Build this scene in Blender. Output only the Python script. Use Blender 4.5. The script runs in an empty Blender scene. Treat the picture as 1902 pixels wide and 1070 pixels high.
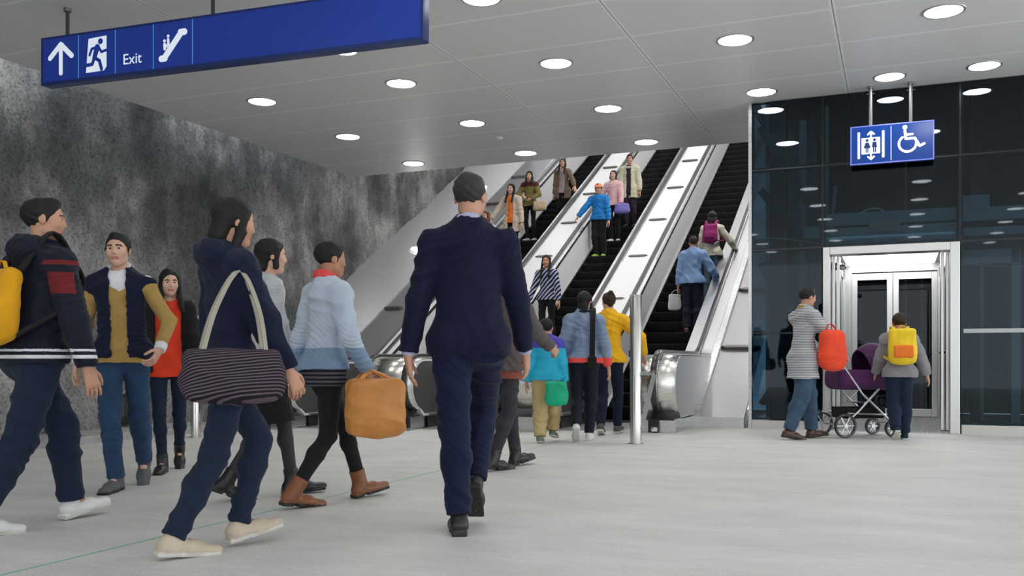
import bpy, bmesh, math, random
import numpy as np
from mathutils import Vector, Matrix
PI = math.pi
R = math.radians
SC = bpy.context.scene
COL = SC.collection

# ---------------------------------------------------------------- camera, world, exposure
cam_d = bpy.data.cameras.new('camera')
cam_d.sensor_width = 36.0
cam_d.lens = 1730.0 / 1902.0 * 36.0
cam_d.shift_y = (671.5 - 535.0) / 1902.0
cam_d.clip_end = 200
cam_o = bpy.data.objects.new('camera', cam_d)
COL.objects.link(cam_o)
cam_o.location = (0, 0, 0.88)
cam_o.rotation_euler = (R(90), 0, R(22.5))
SC.camera = cam_o

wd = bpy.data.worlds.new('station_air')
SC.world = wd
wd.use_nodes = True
# added ambient: brighter from the right for the ceiling, dimmer behind for dark glass
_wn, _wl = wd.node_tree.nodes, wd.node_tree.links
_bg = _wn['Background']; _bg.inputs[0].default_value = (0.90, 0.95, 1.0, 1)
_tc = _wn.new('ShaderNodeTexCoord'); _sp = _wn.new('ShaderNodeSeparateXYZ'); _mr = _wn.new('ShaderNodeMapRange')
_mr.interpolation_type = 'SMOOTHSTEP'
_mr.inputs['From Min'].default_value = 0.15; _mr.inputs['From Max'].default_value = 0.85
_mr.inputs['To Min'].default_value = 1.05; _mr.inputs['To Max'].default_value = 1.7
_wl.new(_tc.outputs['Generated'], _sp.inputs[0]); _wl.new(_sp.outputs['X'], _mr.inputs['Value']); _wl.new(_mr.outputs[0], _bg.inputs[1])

SC.view_settings.view_transform = 'Standard'
SC.view_settings.look = 'None'
SC.view_settings.gamma = 1
SC.view_settings.exposure = 0.56
SC.view_settings.use_curve_mapping = False
SC.cycles.use_denoising = True
SC.cycles.max_bounces = 8
SC.cycles.caustics_reflective = False
SC.cycles.caustics_refractive = False
SC.cycles.sample_clamp_indirect = 4.0

CEIL = 4.28

def disk_lamp(x, y, z, power, size=0.34, rot=(0, 0, 0), col=(1.0, 0.97, 0.93)):
    l = bpy.data.lights.new('unseen_lamp', 'AREA')
    l.shape = 'DISK'; l.size = size; l.energy = power; l.color = col
    o = bpy.data.objects.new('unseen_lamp', l)
    o.location = (x, y, z); o.rotation_euler = rot
    COL.objects.link(o)
    return o

# the hall's own downlights above and behind the viewer
for yy in (6.0, 3.9, 1.8, -0.3, -2.4, -4.5):
    for xx in (-5.6, -3.6, -1.6, 0.41, 2.4, 4.4):
        if yy > 5 and xx < -3.7: continue
        disk_lamp(xx, yy, CEIL - 0.03, 2.0)
# the lamps of the escalator shaft, high above the steps
for k in range(4):
    for xx in (-9.4, -7.6, -5.6, -3.6):
        disk_lamp(xx, 16.8 + 3.0 * k, 7.0 + 1.73 * k, 10, 0.5, (R(30), 0, 0), (1, 0.98, 0.97))

# unseen lamps added beside the shaft to brighten the right-facing balustrade panels
for k in range(5):
    yy = 16.0 + 2.4 * k
    disk_lamp(-1.98, yy, (yy - 12.35) * 0.577 + 3.3, 42, 0.6, (0, R(58), 0), (1, 0.98, 0.97))

# ---------------------------------------------------------------- object helpers
def tag(o, label, cat, group=None, kind=None):
    o['label'] = label; o['category'] = cat
    if group: o['group'] = group
    if kind: o['kind'] = kind
    return o

def thing(name, label, cat, loc=(0, 0, 0), rz=0.0, group=None):
    o = bpy.data.objects.new(name, None)
    o.empty_display_size = 0.2
    COL.objects.link(o)
    o.location = loc; o.rotation_euler = (0, 0, rz)
    return tag(o, label, cat, group)

class MB:
    """collects polygons; build() links them as one mesh object"""
    def __init__(s):
        s.v = []; s.f = []; s.m = []
    def add(s, vs, fs, mi=0):
        b = len(s.v); s.v += [tuple(p) for p in vs]
        s.f += [tuple(b + i for i in f) for f in fs]; s.m += [mi] * len(fs)
        return s
    def box(s, x0, x1, y0, y1, z0, z1, mi=0):
        vs = [(x, y, z) for z in (z0, z1) for y in (y0, y1) for x in (x0, x1)]
        return s.add(vs, [(0, 2, 3, 1), (4, 5, 7, 6), (0, 1, 5, 4), (2, 6, 7, 3), (0, 4, 6, 2), (1, 3, 7, 5)], mi)
    def prism(s, poly, a0, a1, axis='x', mi=0):
        """polygon in the plane across `axis`, extruded from a0 to a1"""
        n = len(poly)
        def P(p, a):
            if axis == 'x': return (a, p[0], p[1])
            if axis == 'y': return (p[0], a, p[1])
            return (p[0], p[1], a)
        vs = [P(p, a0) for p in poly] + [P(p, a1) for p in poly]
        fs = [tuple(range(n))[::-1], tuple(range(n, 2 * n))]
        fs += [(i, (i + 1) % n, n + (i + 1) % n, n + i) for i in range(n)]
        return s.add(vs, fs, mi)
    def cyl(s, p, q, r, r2=None, n=20, mi=0):
        p = Vector(p); q = Vector(q); r2 = r if r2 is None else r2
        d = (q - p).normalized(); a = d.orthogonal().normalized(); b = d.cross(a)
        vs = []
        for c, rr in ((p, r), (q, r2)):
            for i in range(n):
                t = 2 * PI * i / n
                vs.append(c + a * (math.cos(t) * rr) + b * (math.sin(t) * rr))
        fs = [tuple(range(n))[::-1], tuple(range(n, 2 * n))]
        fs += [(i, (i + 1) % n, n + (i + 1) % n, n + i) for i in range(n)]
        return s.add(vs, fs, mi)
    def bar(s, p, q, w, h, up=(0, 0, 1), mi=0):
        p = Vector(p); q = Vector(q); d = (q - p).normalized()
        a = d.cross(Vector(up)).normalized(); b = a.cross(d)
        vs = [c + a * (sx * w / 2) + b * (sz * h / 2) for c in (p, q) for sx, sz in ((-1, -1), (1, -1), (1, 1), (-1, 1))]
        return s.add(vs, [(3, 2, 1, 0), (4, 5, 6, 7), (0, 1, 5, 4), (1, 2, 6, 5), (2, 3, 7, 6), (3, 0, 4, 7)], mi)
    def sweep(s, path, prof, mi=0, side=None, caps=True):
        """closed profile [(a, b)] along a path; a runs along `side`, b across"""
        path = [Vector(p) for p in path]; n = len(prof); vs = []
        for i, p in enumerate(path):
            d = (path[min(i + 1, len(path) - 1)] - path[max(i - 1, 0)]).normalized()
            sd = Vector(side) if side else d.orthogonal()
            b = d.cross(sd).normalized(); a = b.cross(d).normalized()
            vs += [p + a * u + b * w for u, w in prof]
        fs = []
        for i in range(len(path) - 1):
            for j in range(n):
                k = (j + 1) % n
                fs.append((i * n + j, i * n + k, (i + 1) * n + k, (i + 1) * n + j))
        if caps:
            fs.append(tuple(range(n))[::-1]); fs.append(tuple((len(path) - 1) * n + j for j in range(n)))
        return s.add(vs, fs, mi)
    def tube(s, path, r, n=10, mi=0):
        path = [Vector(p) for p in path]; vs = []; a = None
        for i, p in enumerate(path):
            d = (path[min(i + 1, len(path) - 1)] - path[max(i - 1, 0)]).normalized()
            a = d.orthogonal().normalized() if a is None else (a - d * a.dot(d)).normalized()
            b = d.cross(a)
            vs += [p + a * (math.cos(2 * PI * j / n) * r) + b * (math.sin(2 * PI * j / n) * r) for j in range(n)]
        fs = [(i * n + j, i * n + (j + 1) % n, (i + 1) * n + (j + 1) % n, (i + 1) * n + j) for i in range(len(path) - 1) for j in range(n)]
        fs += [tuple(range(n))[::-1], tuple((len(path) - 1) * n + j for j in range(n))]
        return s.add(vs, fs, mi)
    def lathe(s, prof, c=(0, 0, 0), n=32, mi=0):
        m = len(prof); vs = []
        for j in range(n):
            t = 2 * PI * j / n
            vs += [(c[0] + r * math.cos(t), c[1] + r * math.sin(t), c[2] + z) for r, z in prof]
        fs = [(j * m + i, ((j + 1) % n) * m + i, ((j + 1) % n) * m + i + 1, j * m + i + 1) for j in range(n) for i in range(m - 1)]
        return s.add(vs, fs, mi)
    def build(s, name, mats, parent=None, bevel=0.0, smooth=False, fix=True):
        me = bpy.data.meshes.new(name)
        me.from_pydata(s.v, [], s.f)
        mats = mats if isinstance(mats, (list, tuple)) else [mats]
        for m in mats: me.materials.append(m)
        me.polygons.foreach_set('material_index', s.m)
        if fix:
            b = bmesh.new(); b.from_mesh(me)
            bmesh.ops.recalc_face_normals(b, faces=b.faces)
            b.to_mesh(me); b.free()
        o = bpy.data.objects.new(name, me)
        COL.objects.link(o)
        if parent: o.parent = parent
        if bevel:
            md = o.modifiers.new('bevel', 'BEVEL'); md.width = bevel; md.segments = 2
            md.limit_method = 'ANGLE'; md.angle_limit = R(40)
        if smooth: smooth_by_angle(me)
        return o

def smooth_by_angle(me, ang=40):
    me.polygons.foreach_set('use_smooth', [True] * len(me.polygons))
    b = bmesh.new(); b.from_mesh(me)
    for e in b.edges:
        if len(e.link_faces) == 2 and e.calc_face_angle(0) > R(ang): e.smooth = False
    b.to_mesh(me); b.free()

# ---------------------------------------------------------------- materials
def mat(name, col, rough=0.5, metal=0.0, spec=0.5, noise=0.0, nscale=20.0, bump=0.0, bscale=60.0, emit=None, estr=0.0, stretch=None):
    m = bpy.data.materials.new(name); m.use_nodes = True
    nt = m.node_tree; p = nt.nodes['Principled BSDF']
    p.inputs['Base Color'].default_value = (*col, 1)
    p.inputs['Roughness'].default_value = rough
    p.inputs['Metallic'].default_value = metal
    p.inputs['Specular IOR Level'].default_value = spec
    if emit:
        p.inputs['Emission Color'].default_value = (*emit, 1); p.inputs['Emission Strength'].default_value = estr
    if noise or bump:
        tc = nt.nodes.new('ShaderNodeTexCoord'); mp = nt.nodes.new('ShaderNodeMapping')
        nt.links.new(tc.outputs['Object'], mp.inputs[0])
        if stretch: mp.inputs['Scale'].default_value = stretch
    if noise:
        n = nt.nodes.new('ShaderNodeTexNoise'); n.inputs['Scale'].default_value = nscale; n.inputs['Detail'].default_value = 5
        nt.links.new(mp.outputs[0], n.inputs['Vector'])
        r = nt.nodes.new('ShaderNodeMapRange'); r.inputs['From Min'].default_value = 0.25; r.inputs['From Max'].default_value = 0.75
        r.inputs['To Min'].default_value = 1 - noise; r.inputs['To Max'].default_value = 1 + noise
        nt.links.new(n.outputs['Fac'], r.inputs['Value'])
        mx = nt.nodes.new('ShaderNodeMix'); mx.data_type = 'RGBA'; mx.blend_type = 'MULTIPLY'; mx.inputs['Factor'].default_value = 1
        mx.inputs['A'].default_value = (*col, 1); nt.links.new(r.outputs[0], mx.inputs['B'])
        nt.links.new(mx.outputs['Result'], p.inputs['Base Color'])
    if bump:
        n2 = nt.nodes.new('ShaderNodeTexNoise'); n2.inputs['Scale'].default_value = bscale; n2.inputs['Detail'].default_value = 4
        nt.links.new(mp.outputs[0], n2.inputs['Vector'])
        b = nt.nodes.new('ShaderNodeBump'); b.inputs['Strength'].default_value = bump; b.inputs['Distance'].default_value = 0.01
        nt.links.new(n2.outputs['Fac'], b.inputs['Height']); nt.links.new(b.outputs[0], p.inputs['Normal'])
    return m

def steel_mat(name, col=(0.62, 0.62, 0.62), rough=0.28, stretch=(2, 0.6, 90), amt=0.10):
    """brushed stainless: roughness streaks along one direction"""
    m = mat(name, col, rough, 1.0)
    nt = m.node_tree; p = nt.nodes['Principled BSDF']
    tc = nt.nodes.new('ShaderNodeTexCoord'); mp = nt.nodes.new('ShaderNodeMapping'); mp.inputs['Scale'].default_value = stretch
    n = nt.nodes.new('ShaderNodeTexNoise'); n.inputs['Scale'].default_value = 3; n.inputs['Detail'].default_value = 6
    nt.links.new(tc.outputs['Object'], mp.inputs[0]); nt.links.new(mp.outputs[0], n.inputs['Vector'])
    r = nt.nodes.new('ShaderNodeMapRange'); r.inputs['To Min'].default_value = rough - amt; r.inputs['To Max'].default_value = rough + amt
    nt.links.new(n.outputs['Fac'], r.inputs['Value']); nt.links.new(r.outputs[0], p.inputs['Roughness'])
    return m

M = {}
M['steel'] = steel_mat('brushed_steel')
M['steel_dark'] = steel_mat('brushed_steel_dark', (0.33, 0.33, 0.34), 0.32)
M['steel_light'] = steel_mat('satin_steel_light', (0.46, 0.46, 0.465), 0.36)
M['steel_polish'] = steel_mat('polished_steel', (0.72, 0.71, 0.68), 0.27, (2, 2, 40), 0.06)
M['cladding'] = mat('satin_cladding', (0.45, 0.45, 0.46), 0.36, 0.7)
M['rubber'] = mat('handrail_rubber', (0.045, 0.042, 0.045), 0.28)
M['black'] = mat('black_plastic', (0.012, 0.012, 0.014), 0.4)
M['stop'] = mat('dull_steel_stop', (0.20, 0.19, 0.18), 0.4, 0.8)
M['white_led'] = mat('downlight_diffuser', (1, 1, 1), 0.5, emit=(1.0, 0.975, 0.94), estr=30.0)
M['ring'] = mat('downlight_ring', (0.55, 0.55, 0.55), 0.3, 0.7)
M['white_label'] = mat('white_label', (0.8, 0.8, 0.8), 0.5)
# ================================================================ the room
def FZ(x): return 0.02 * (min(x, -2.5) + 2.5)
def floor_material():
    m = mat('station_floor_concrete', (0.6, 0.6, 0.58), 0.55)
    nt = m.node_tree; p = nt.nodes['Principled BSDF']; N = nt.nodes.new; L = nt.links.new
    tc = N('ShaderNodeTexCoord')
    def noise(scale, detail=5, st=None, rough=0.55):
        n = N('ShaderNodeTexNoise'); n.inputs['Scale'].default_value = scale; n.inputs['Detail'].default_value = detail; n.inputs['Roughness'].default_value = rough
        if st:
            mp = N('ShaderNodeMapping'); mp.inputs['Scale'].default_value = st; mp.inputs['Rotation'].default_value = (0, 0, R(-22))
            L(tc.outputs['Object'], mp.inputs[0]); L(mp.outputs[0], n.inputs['Vector'])
        else: L(tc.outputs['Object'], n.inputs['Vector'])
        return n
    def ramp(src, stops):
        r = N('ShaderNodeValToRGB'); e = r.color_ramp.elements
        while len(e) < len(stops): e.new(0.5)
        for i, (pos, c) in enumerate(stops): e[i].position = pos; e[i].color = (*c, 1)
        L(src, r.inputs[0]); return r
    a = ramp(noise(1.1, 6, (1, 2.4, 1)).outputs['Fac'], [(0.3, (0.63, 0.63, 0.612)), (0.7, (0.75, 0.75, 0.732))])
    b = ramp(noise(9, 6, (0.6, 3, 1)).outputs['Fac'], [(0.3, (0.94, 0.94, 0.94)), (0.7, (1.04, 1.04, 1.04))])
    c = ramp(noise(150, 3).outputs['Fac'], [(0.33, (0.62, 0.62, 0.6)), (0.46, (1, 1, 1)), (0.7, (1.08, 1.08, 1.08))])
    m1 = N('ShaderNodeMix'); m1.data_type = 'RGBA'; m1.blend_type = 'MULTIPLY'; m1.inputs['Factor'].default_value = 1
    L(a.outputs[0], m1.inputs['A']); L(b.outputs[0], m1.inputs['B'])
    m2 = N('ShaderNodeMix'); m2.data_type = 'RGBA'; m2.blend_type = 'MULTIPLY'; m2.inputs['Factor'].default_value = 0.75
    L(m1.outputs['Result'], m2.inputs['A']); L(c.outputs[0], m2.inputs['B'])
    last = m2.outputs['Result']
    # thin layout lines drawn on the slab, along the hall
    sp = N('ShaderNodeSeparateXYZ'); L(tc.outputs['Object'], sp.inputs[0])
    def line(xc, w, colr, amt, axis='X', lo=None):
        nonlocal last
        d = N('ShaderNodeMath'); d.operation = 'SUBTRACT'; L(sp.outputs[axis], d.inputs[0]); d.inputs[1].default_value = xc
        ab = N('ShaderNodeMath'); ab.operation = 'ABSOLUTE'; L(d.outputs[0], ab.inputs[0])
        lt = N('ShaderNodeMath'); lt.operation = 'LESS_THAN'; L(ab.outputs[0], lt.inputs[0]); lt.inputs[1].default_value = w
        f = N('ShaderNodeMath'); f.operation = 'MULTIPLY'; L(lt.outputs[0], f.inputs[0]); f.inputs[1].default_value = amt
        if lo is not None:
            g = N('ShaderNodeMath'); g.operation = lo[0]; L(sp.outputs[lo[1]], g.inputs[0]); g.inputs[1].default_value = lo[2]
            h = N('ShaderNodeMath'); h.operation = 'MULTIPLY'; L(f.outputs[0], h.inputs[0]); L(g.outputs[0], h.inputs[1]); f = h
        mx = N('ShaderNodeMix'); mx.data_type = 'RGBA'; L(f.outputs[0], mx.inputs['Factor']); L(last, mx.inputs['A'])
        mx.inputs['B'].default_value = (*colr, 1); last = mx.outputs['Result']
    line(-3.49, 0.011, (0.12, 0.50, 0.34), 0.85)
    line(-5.5, 0.008, (0.20, 0.50, 0.38), 0.7)
    line(-7.3, 0.006, (0.33, 0.36, 0.35), 0.6)
    line(9.55, 0.004, (0.42, 0.42, 0.41), 0.6, 'Y', ('GREATER_THAN', 'X', -2.4))
    L(last, p.inputs['Base Color'])
    bmp = N('ShaderNodeBump'); bmp.inputs['Strength'].default_value = 0.12; bmp.inputs['Distance'].default_value = 0.01
    L(noise(60, 5).outputs['Fac'], bmp.inputs['Height']); L(bmp.outputs[0], p.inputs['Normal'])
    return m

mb = MB(); zl = FZ(-10.6)          # the slab falls gently towards the rock wall
mb.prism([(-10.6, zl), (-2.5, 0.0), (9, 0.0), (9, -0.3), (-10.6, -0.45)], -9, 17.5, 'y')
o = mb.build('floor', floor_material()); o['kind'] = 'structure'

def ceiling_material():
    m = mat('perforated_ceiling_panels', (0.74, 0.735, 0.72), 0.42, 0.0)
    nt = m.node_tree; p = nt.nodes['Principled BSDF']; N = nt.nodes.new; L = nt.links.new
    tc = N('ShaderNodeTexCoord'); sp = N('ShaderNodeSeparateXYZ'); L(tc.outputs['Object'], sp.inputs[0])
    def dist(axis, origin, period):
        a = N('ShaderNodeMath'); a.operation = 'SUBTRACT'; L(sp.outputs[axis], a.inputs[0]); a.inputs[1].default_value = origin
        w = N('ShaderNodeMath'); w.operation = 'PINGPONG'; L(a.outputs[0], w.inputs[0]); w.inputs[1].default_value = period / 2
        return w.outputs[0]
    def less(src, v):
        a = N('ShaderNodeMath'); a.operation = 'LESS_THAN'; L(src, a.inputs[0]); a.inputs[1].default_value = v; return a.outputs[0]
    def mix(f, A, B):
        mx = N('ShaderNodeMix'); mx.data_type = 'RGBA'; L(f, mx.inputs['Factor'])
        if isinstance(A, tuple): mx.inputs['A'].default_value = (*A, 1)
        else: L(A, mx.inputs['A'])
        mx.inputs['B'].default_value = (*B, 1); return mx.outputs['Result']
    dx = dist('X', -0.58, 2.015); dy = dist('Y', 9.48, 1.045)
    # tiny punched holes
    hx = dist('X', 0, 0.012); hy = dist('Y', 0, 0.012)
    sm = N('ShaderNodeMath'); sm.operation = 'ADD'; L(hx, sm.inputs[0]); L(hy, sm.inputs[1])
    c = mix(less(sm.outputs[0], 0.0045), (0.86, 0.855, 0.84), (0.70, 0.70, 0.69))
    c = mix(less(dy, 0.022), c, (0.97, 0.97, 0.96))
    c = mix(less(dx, 0.028), c, (0.97, 0.97, 0.96))
    c = mix(less(dx, 0.0045), c, (0.20, 0.20, 0.20))
    L(c, p.inputs['Base Color'])
    return m
cm = ceiling_material()
mb = MB()
mb.prism([(-9.28, -9), (9, -9), (9, 12.56), (-1.76, 12.56), (-1.76, 14.72), (-9.28, 14.72)], CEIL, CEIL + 0.16, 'z')
o = mb.build('ceiling', cm); o['kind'] = 'structure'
mb = MB()
mb.box(-9.45, -1.70, 14.60, 14.74, CEIL + 0.16, 6.2)
mb.add([(-11.2, 14.6, 6.2), (-1.7, 14.6, 6.2), (-1.7, 30, 15.1), (-11.2, 30, 15.1), (-11.2, 14.6, 6.35), (-1.7, 14.6, 6.35), (-1.7, 30, 15.25), (-11.2, 30, 15.25)],
       [(0, 1, 2, 3), (4, 7, 6, 5), (0, 4, 5, 1), (1, 5, 6, 2), (2, 6, 7, 3), (3, 7, 4, 0)])
mb.box(-1.74, -1.55, 14.6, 30, 3.2, 15.2)
mb.box(-11.2, -9.25, -9, 14.7, 6.2, 6.35)
mb.box(-11.2, -9.0, -2.2, -2.0, -0.5, 6.3)
mb.box(-11.2, -1.5, 29.9, 30.1, 7.5, 15.3)
SHAFT = mat('shaft_lining', (0.72, 0.72, 0.72), 0.6)
o = mb.build('ceiling_shaft', SHAFT); o['kind'] = 'structure'
o['label'] = 'pale lining of the escalator shaft above the ceiling edge'

# rough sprayed rock wall on the left, leaning outward with height
def fnoise(y, z, seed):
    rng = np.random.RandomState(seed); out = np.zeros_like(y)
    amp = 1.0
    for o_ in range(6):
        f = 0.55 * 1.9 ** o_
        for _ in range(4):
            th = rng.rand() * PI; k = f * (0.7 + 0.6 * rng.rand())
            out += amp * np.sin(k * (np.cos(th) * y + np.sin(th) * z) * 2 + rng.rand() * 6.28 + 0.8 * np.sin(k * 0.9 * z + rng.rand() * 6))
        amp *= 0.52
    return out / 4
ny, nz = 460, 130
Yg, Zg = np.meshgrid(np.linspace(-2.0, 29.5, ny), np.linspace(-0.4, 10.0, nz), indexing='ij')
rng = np.random.RandomState(4)
Xg = -9.93 - 0.32 / (1 + np.exp(-(Yg - 14.4) * 2.2)) - 0.02 * Zg + 0.060 * fnoise(Yg, Zg, 3) + 0.010 * rng.randn(ny, nz)
vs = np.stack([Xg, Yg, Zg], -1).reshape(-1, 3)
idx = np.arange(ny * nz).reshape(ny, nz)
fs = np.stack([idx[:-1, :-1], idx[1:, :-1], idx[1:, 1:], idx[:-1, 1:]], -1).reshape(-1, 4)
mb = MB(); mb.v = [tuple(p) for p in vs]; mb.f = [tuple(f) for f in fs]; mb.m = [0] * len(fs)
wm = mat('sprayed_rock', (0.2, 0.2, 0.2), 0.85)
nt = wm.node_tree; p = nt.nodes['Principled BSDF']; N = nt.nodes.new; L = nt.links.new
tc = N('ShaderNodeTexCoord')
def wnoise(scale, st, detail=6, rough=0.6):
    mp = N('ShaderNodeMapping'); mp.inputs['Scale'].default_value = st
    n = N('ShaderNodeTexNoise'); n.inputs['Scale'].default_value = scale; n.inputs['Detail'].default_value = detail; n.inputs['Roughness'].default_value = rough
    L(tc.outputs['Object'], mp.inputs[0]); L(mp.outputs[0], n.inputs['Vector']); return n.outputs['Fac']
def wramp(src, stops):
    r = N('ShaderNodeValToRGB'); e = r.color_ramp.elements
    while len(e) < len(stops): e.new(0.5)
    for i, (pos, c) in enumerate(stops): e[i].position = pos; e[i].color = (*c, 1)
    L(src, r.inputs[0]); return r.outputs[0]
def wmul(a, b, f=1.0):
    mx = N('ShaderNodeMix'); mx.data_type = 'RGBA'; mx.blend_type = 'MULTIPLY'; mx.inputs['Factor'].default_value = f
    L(a, mx.inputs['A']); L(b, mx.inputs['B']); return mx.outputs['Result']
big = wramp(wnoise(0.42, (1, 1, 0.8)), [(0.38, (0.040, 0.044, 0.046)), (0.50, (0.125, 0.128, 0.13)), (0.64, (0.44, 0.43, 0.415))])
streak = wramp(wnoise(1.5, (1, 1.3, 0.55), 6), [(0.35, (0.55, 0.56, 0.57)), (0.6, (1.15, 1.15, 1.15))])
grain = wramp(wnoise(26, (1, 1, 1), 5, 0.75), [(0.36, (0.22, 0.22, 0.22)), (0.5, (1, 1, 1)), (0.7, (1.3, 1.3, 1.28))])
L(wmul(wmul(big, streak), grain, 0.8), p.inputs['Base Color'])
b = N('ShaderNodeBump'); b.inputs['Strength'].default_value = 0.9; b.inputs['Distance'].default_value = 0.05
L(wnoise(14, (1, 1, 1), 6, 0.7), b.inputs['Height']); L(b.outputs[0], p.inputs['Normal'])
o = mb.build('wall_left', wm, smooth=False, fix=False); o['kind'] = 'structure'
o.data.polygons.foreach_set('use_smooth', [True] * len(fs))

# low concrete kerb at the foot of the rock wall
mb = MB(); mb.prism([(-9.18, -0.2), (-9.18, -0.055), (-9.20, -0.04), (-10.2, -0.03), (-10.2, -0.2)], -2.0, 11.2, 'y')
o = mb.build('baseboard_left', mat('kerb_concrete', (0.36, 0.36, 0.35), 0.8, noise=0.3, nscale=6, bump=0.3), bevel=0.004); o['kind'] = 'structure'

# ---------------------------------------------------------------- ceiling downlights
RING_ME = None
def downlight(x, y, r, label, z=CEIL, lab_cat='ceiling light', estr=None):
    t = thing('ceiling_downlight', label, lab_cat, (x, y, z), 0, 'recessed ceiling downlights')
    mb = MB(); mb.lathe([(r * 0.86, -0.002), (r * 0.90, -0.010), (r, -0.008), (r * 1.04, 0.002)], n=40)
    a = mb.build('trim_ring', M['ring'], t, smooth=True)
    mb = MB(); n = 40
    mb.add([(r * 0.87 * math.cos(2 * PI * i / n), r * 0.87 * math.sin(2 * PI * i / n), -0.004) for i in range(n)], [tuple(range(n))[::-1]])
    mb.build('diffuser', M['white_led'], t, fix=False)
    return t
rowname = {10.0: 'in the row behind the exit sign', 12.06: 'in the middle row', 14.12: 'in the escalator-side row'}
colname = {-7.68: 'nearest the rock wall', -5.61: 'second from the rock wall', -3.6: 'third from the rock wall', -1.59: 'fourth from the rock wall'}
for yy in (10.0, 12.06, 14.12):
    for xx in (-7.68, -5.61, -3.6, -1.59):
        if yy > 14 and xx > -2: continue
        downlight(xx, yy, 0.195, 'round ceiling downlight %s, %s' % (rowname[yy], colname[xx]))
downlight(-3.6, 7.94, 0.195, 'round ceiling downlight cut by the top edge, right of the blue exit sign')
downlight(0.41, 9.95, 0.195, 'round ceiling downlight nearest the viewer, top right, alone in front of the lift')
downlight(-0.09, 12.0, 0.185, 'round ceiling downlight directly above the small blue lift sign')
downlight(0.92, 11.97, 0.185, 'round ceiling downlight right of the lift sign rods, against the dark glass')
downlight(-5.59, 8.72, 0.14, 'small ceiling downlight half hidden by the lower edge of the blue exit sign')
t = thing('ceiling_disc', 'small white ceiling disc between two downlights in front of the escalators', 'smoke detector', (-5.59, 12.99, CEIL))  # plain small white disc under the ceiling
mb = MB(); mb.lathe([(0.0001, -0.035), (0.04, -0.033), (0.055, -0.02), (0.06, 0.0)], n=24); mb.build('disc_body', mat('disc_white', (0.8, 0.8, 0.79), 0.4), t, smooth=True)
# ================================================================ escalators
T30 = math.tan(R(30)); C30 = math.cos(R(30)); S30 = 0.5
YEND = 28.0
HR = 1.03            # handrail height over the landing

def rail_path(y0, h, dz=0.0, rad=0.40, top=HR, low=True):
    """(y, z) of a rail: round the newel from below, flat, then up the slope; h = y where the sloped line meets z = 0"""
    pts = []
    zt = top + dz; cz = zt - rad; cy = y0 + rad
    a0 = -70 if low else 90
    if low:
        for a in range(-75, 91, 11):
            t = R(180 - a)
            pts.append((cy + rad * math.cos(t), cz + rad * math.sin(t)))
    yb = h + zt / T30
    Rb = 0.9; tl = Rb * math.tan(R(15))
    for i in range(7):
        a = R(30 * i / 6)
        pts.append((yb - tl + Rb * math.sin(a), zt + Rb * (1 - math.cos(a))))
    pts.append((YEND, (YEND - h) * T30))
    return pts

def body_poly(y0, h, s, dz=-0.055, y_from=None):
    """side outline of a balustrade: newel curve, deck line, end, then down along the step line"""
    up = rail_path(y0 + 0.05, h - dz / T30 * 0, 0, rad=0.36, top=HR + dz)
    up = [(y0 + 0.05 + 0.36, 0.17)] + up[1:-1] + [(YEND, (YEND - h) * T30 + dz)]
    lo = [(YEND, (YEND - s) * T30 - 0.35), (s + 0.5, -0.02), (s - 0.2, -0.02), (s - 0.2, 0.17)]
    return up + lo

HRPROF = [(-0.040, -0.016), (-0.036, 0.010), (-0.024, 0.021), (0.024, 0.021), (0.036, 0.010), (0.040, -0.016), (0.024, -0.024), (-0.024, -0.024)]

def handrail(parent, x, y0, h):
    mb = MB()
    mb.sweep([(x, y, z) for y, z in rail_path(y0, h, 0.0)], HRPROF, side=(1, 0, 0))
    o = mb.build('handrail', M['rubber'], parent, smooth=True)
    # bright guide profile carrying the rubber
    mb = MB(); mb.sweep([(x, y, z) for y, z in rail_path(y0 + 0.03, h, -0.032, rad=0.375)], [(-0.034, -0.014), (-0.034, 0.014), (0.034, 0.014), (0.034, -0.014)], side=(1, 0, 0))
    mb.build('guide_rail', M['steel_polish'], o, smooth=True)
    return o

def entry_box(parent, x0, x1, xs, y0, label=False):
    """floor box under a newel with the black rubber inlets of the handrails"""
    mb = MB(); mb.box(x0, x1, y0 + 0.06, y0 + 1.2, -0.06, 0.17)
    b = mb.build('base_box', M['steel'], parent, bevel=0.004)
    for x in xs:
        mb = MB(); mb.box(x - 0.068, x + 0.068, y0 + 0.02, y0 + 0.12, 0.02, 0.185)
        mb.prism([(y0 + 0.03, 0.17), (y0 + 0.12, 0.17), (y0 + 0.42, 0.30), (y0 + 0.30, 0.36)], x - 0.05, x + 0.05)
        i = mb.build('handrail_inlet', M['black'], b, bevel=0.006)
        if label:
            mb = MB(); mb.box(x - 0.025, x + 0.05, y0 + 0.014, y0 + 0.021, 0.035, 0.085)
            mb.box(x - 0.02, x - 0.002, y0 + 0.012, y0 + 0.015, 0.066, 0.079, 1)
            mb.build('inlet_sticker', [M['white_label'], M['black']], i)
    return b

def slope_strip(mb, x0, x1, h, y_a, y_b, t0, t1, mi=0):
    """flat bar on the slope: t0..t1 is its height above the line through h"""
    p = [(y_a, (y_a - h) * T30 + t0), (y_b, (y_b - h) * T30 + t0), (y_b, (y_b - h) * T30 + t1), (y_a, (y_a - h) * T30 + t1)]
    return mb.prism(p, x0, x1, 'x', mi)

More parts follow.
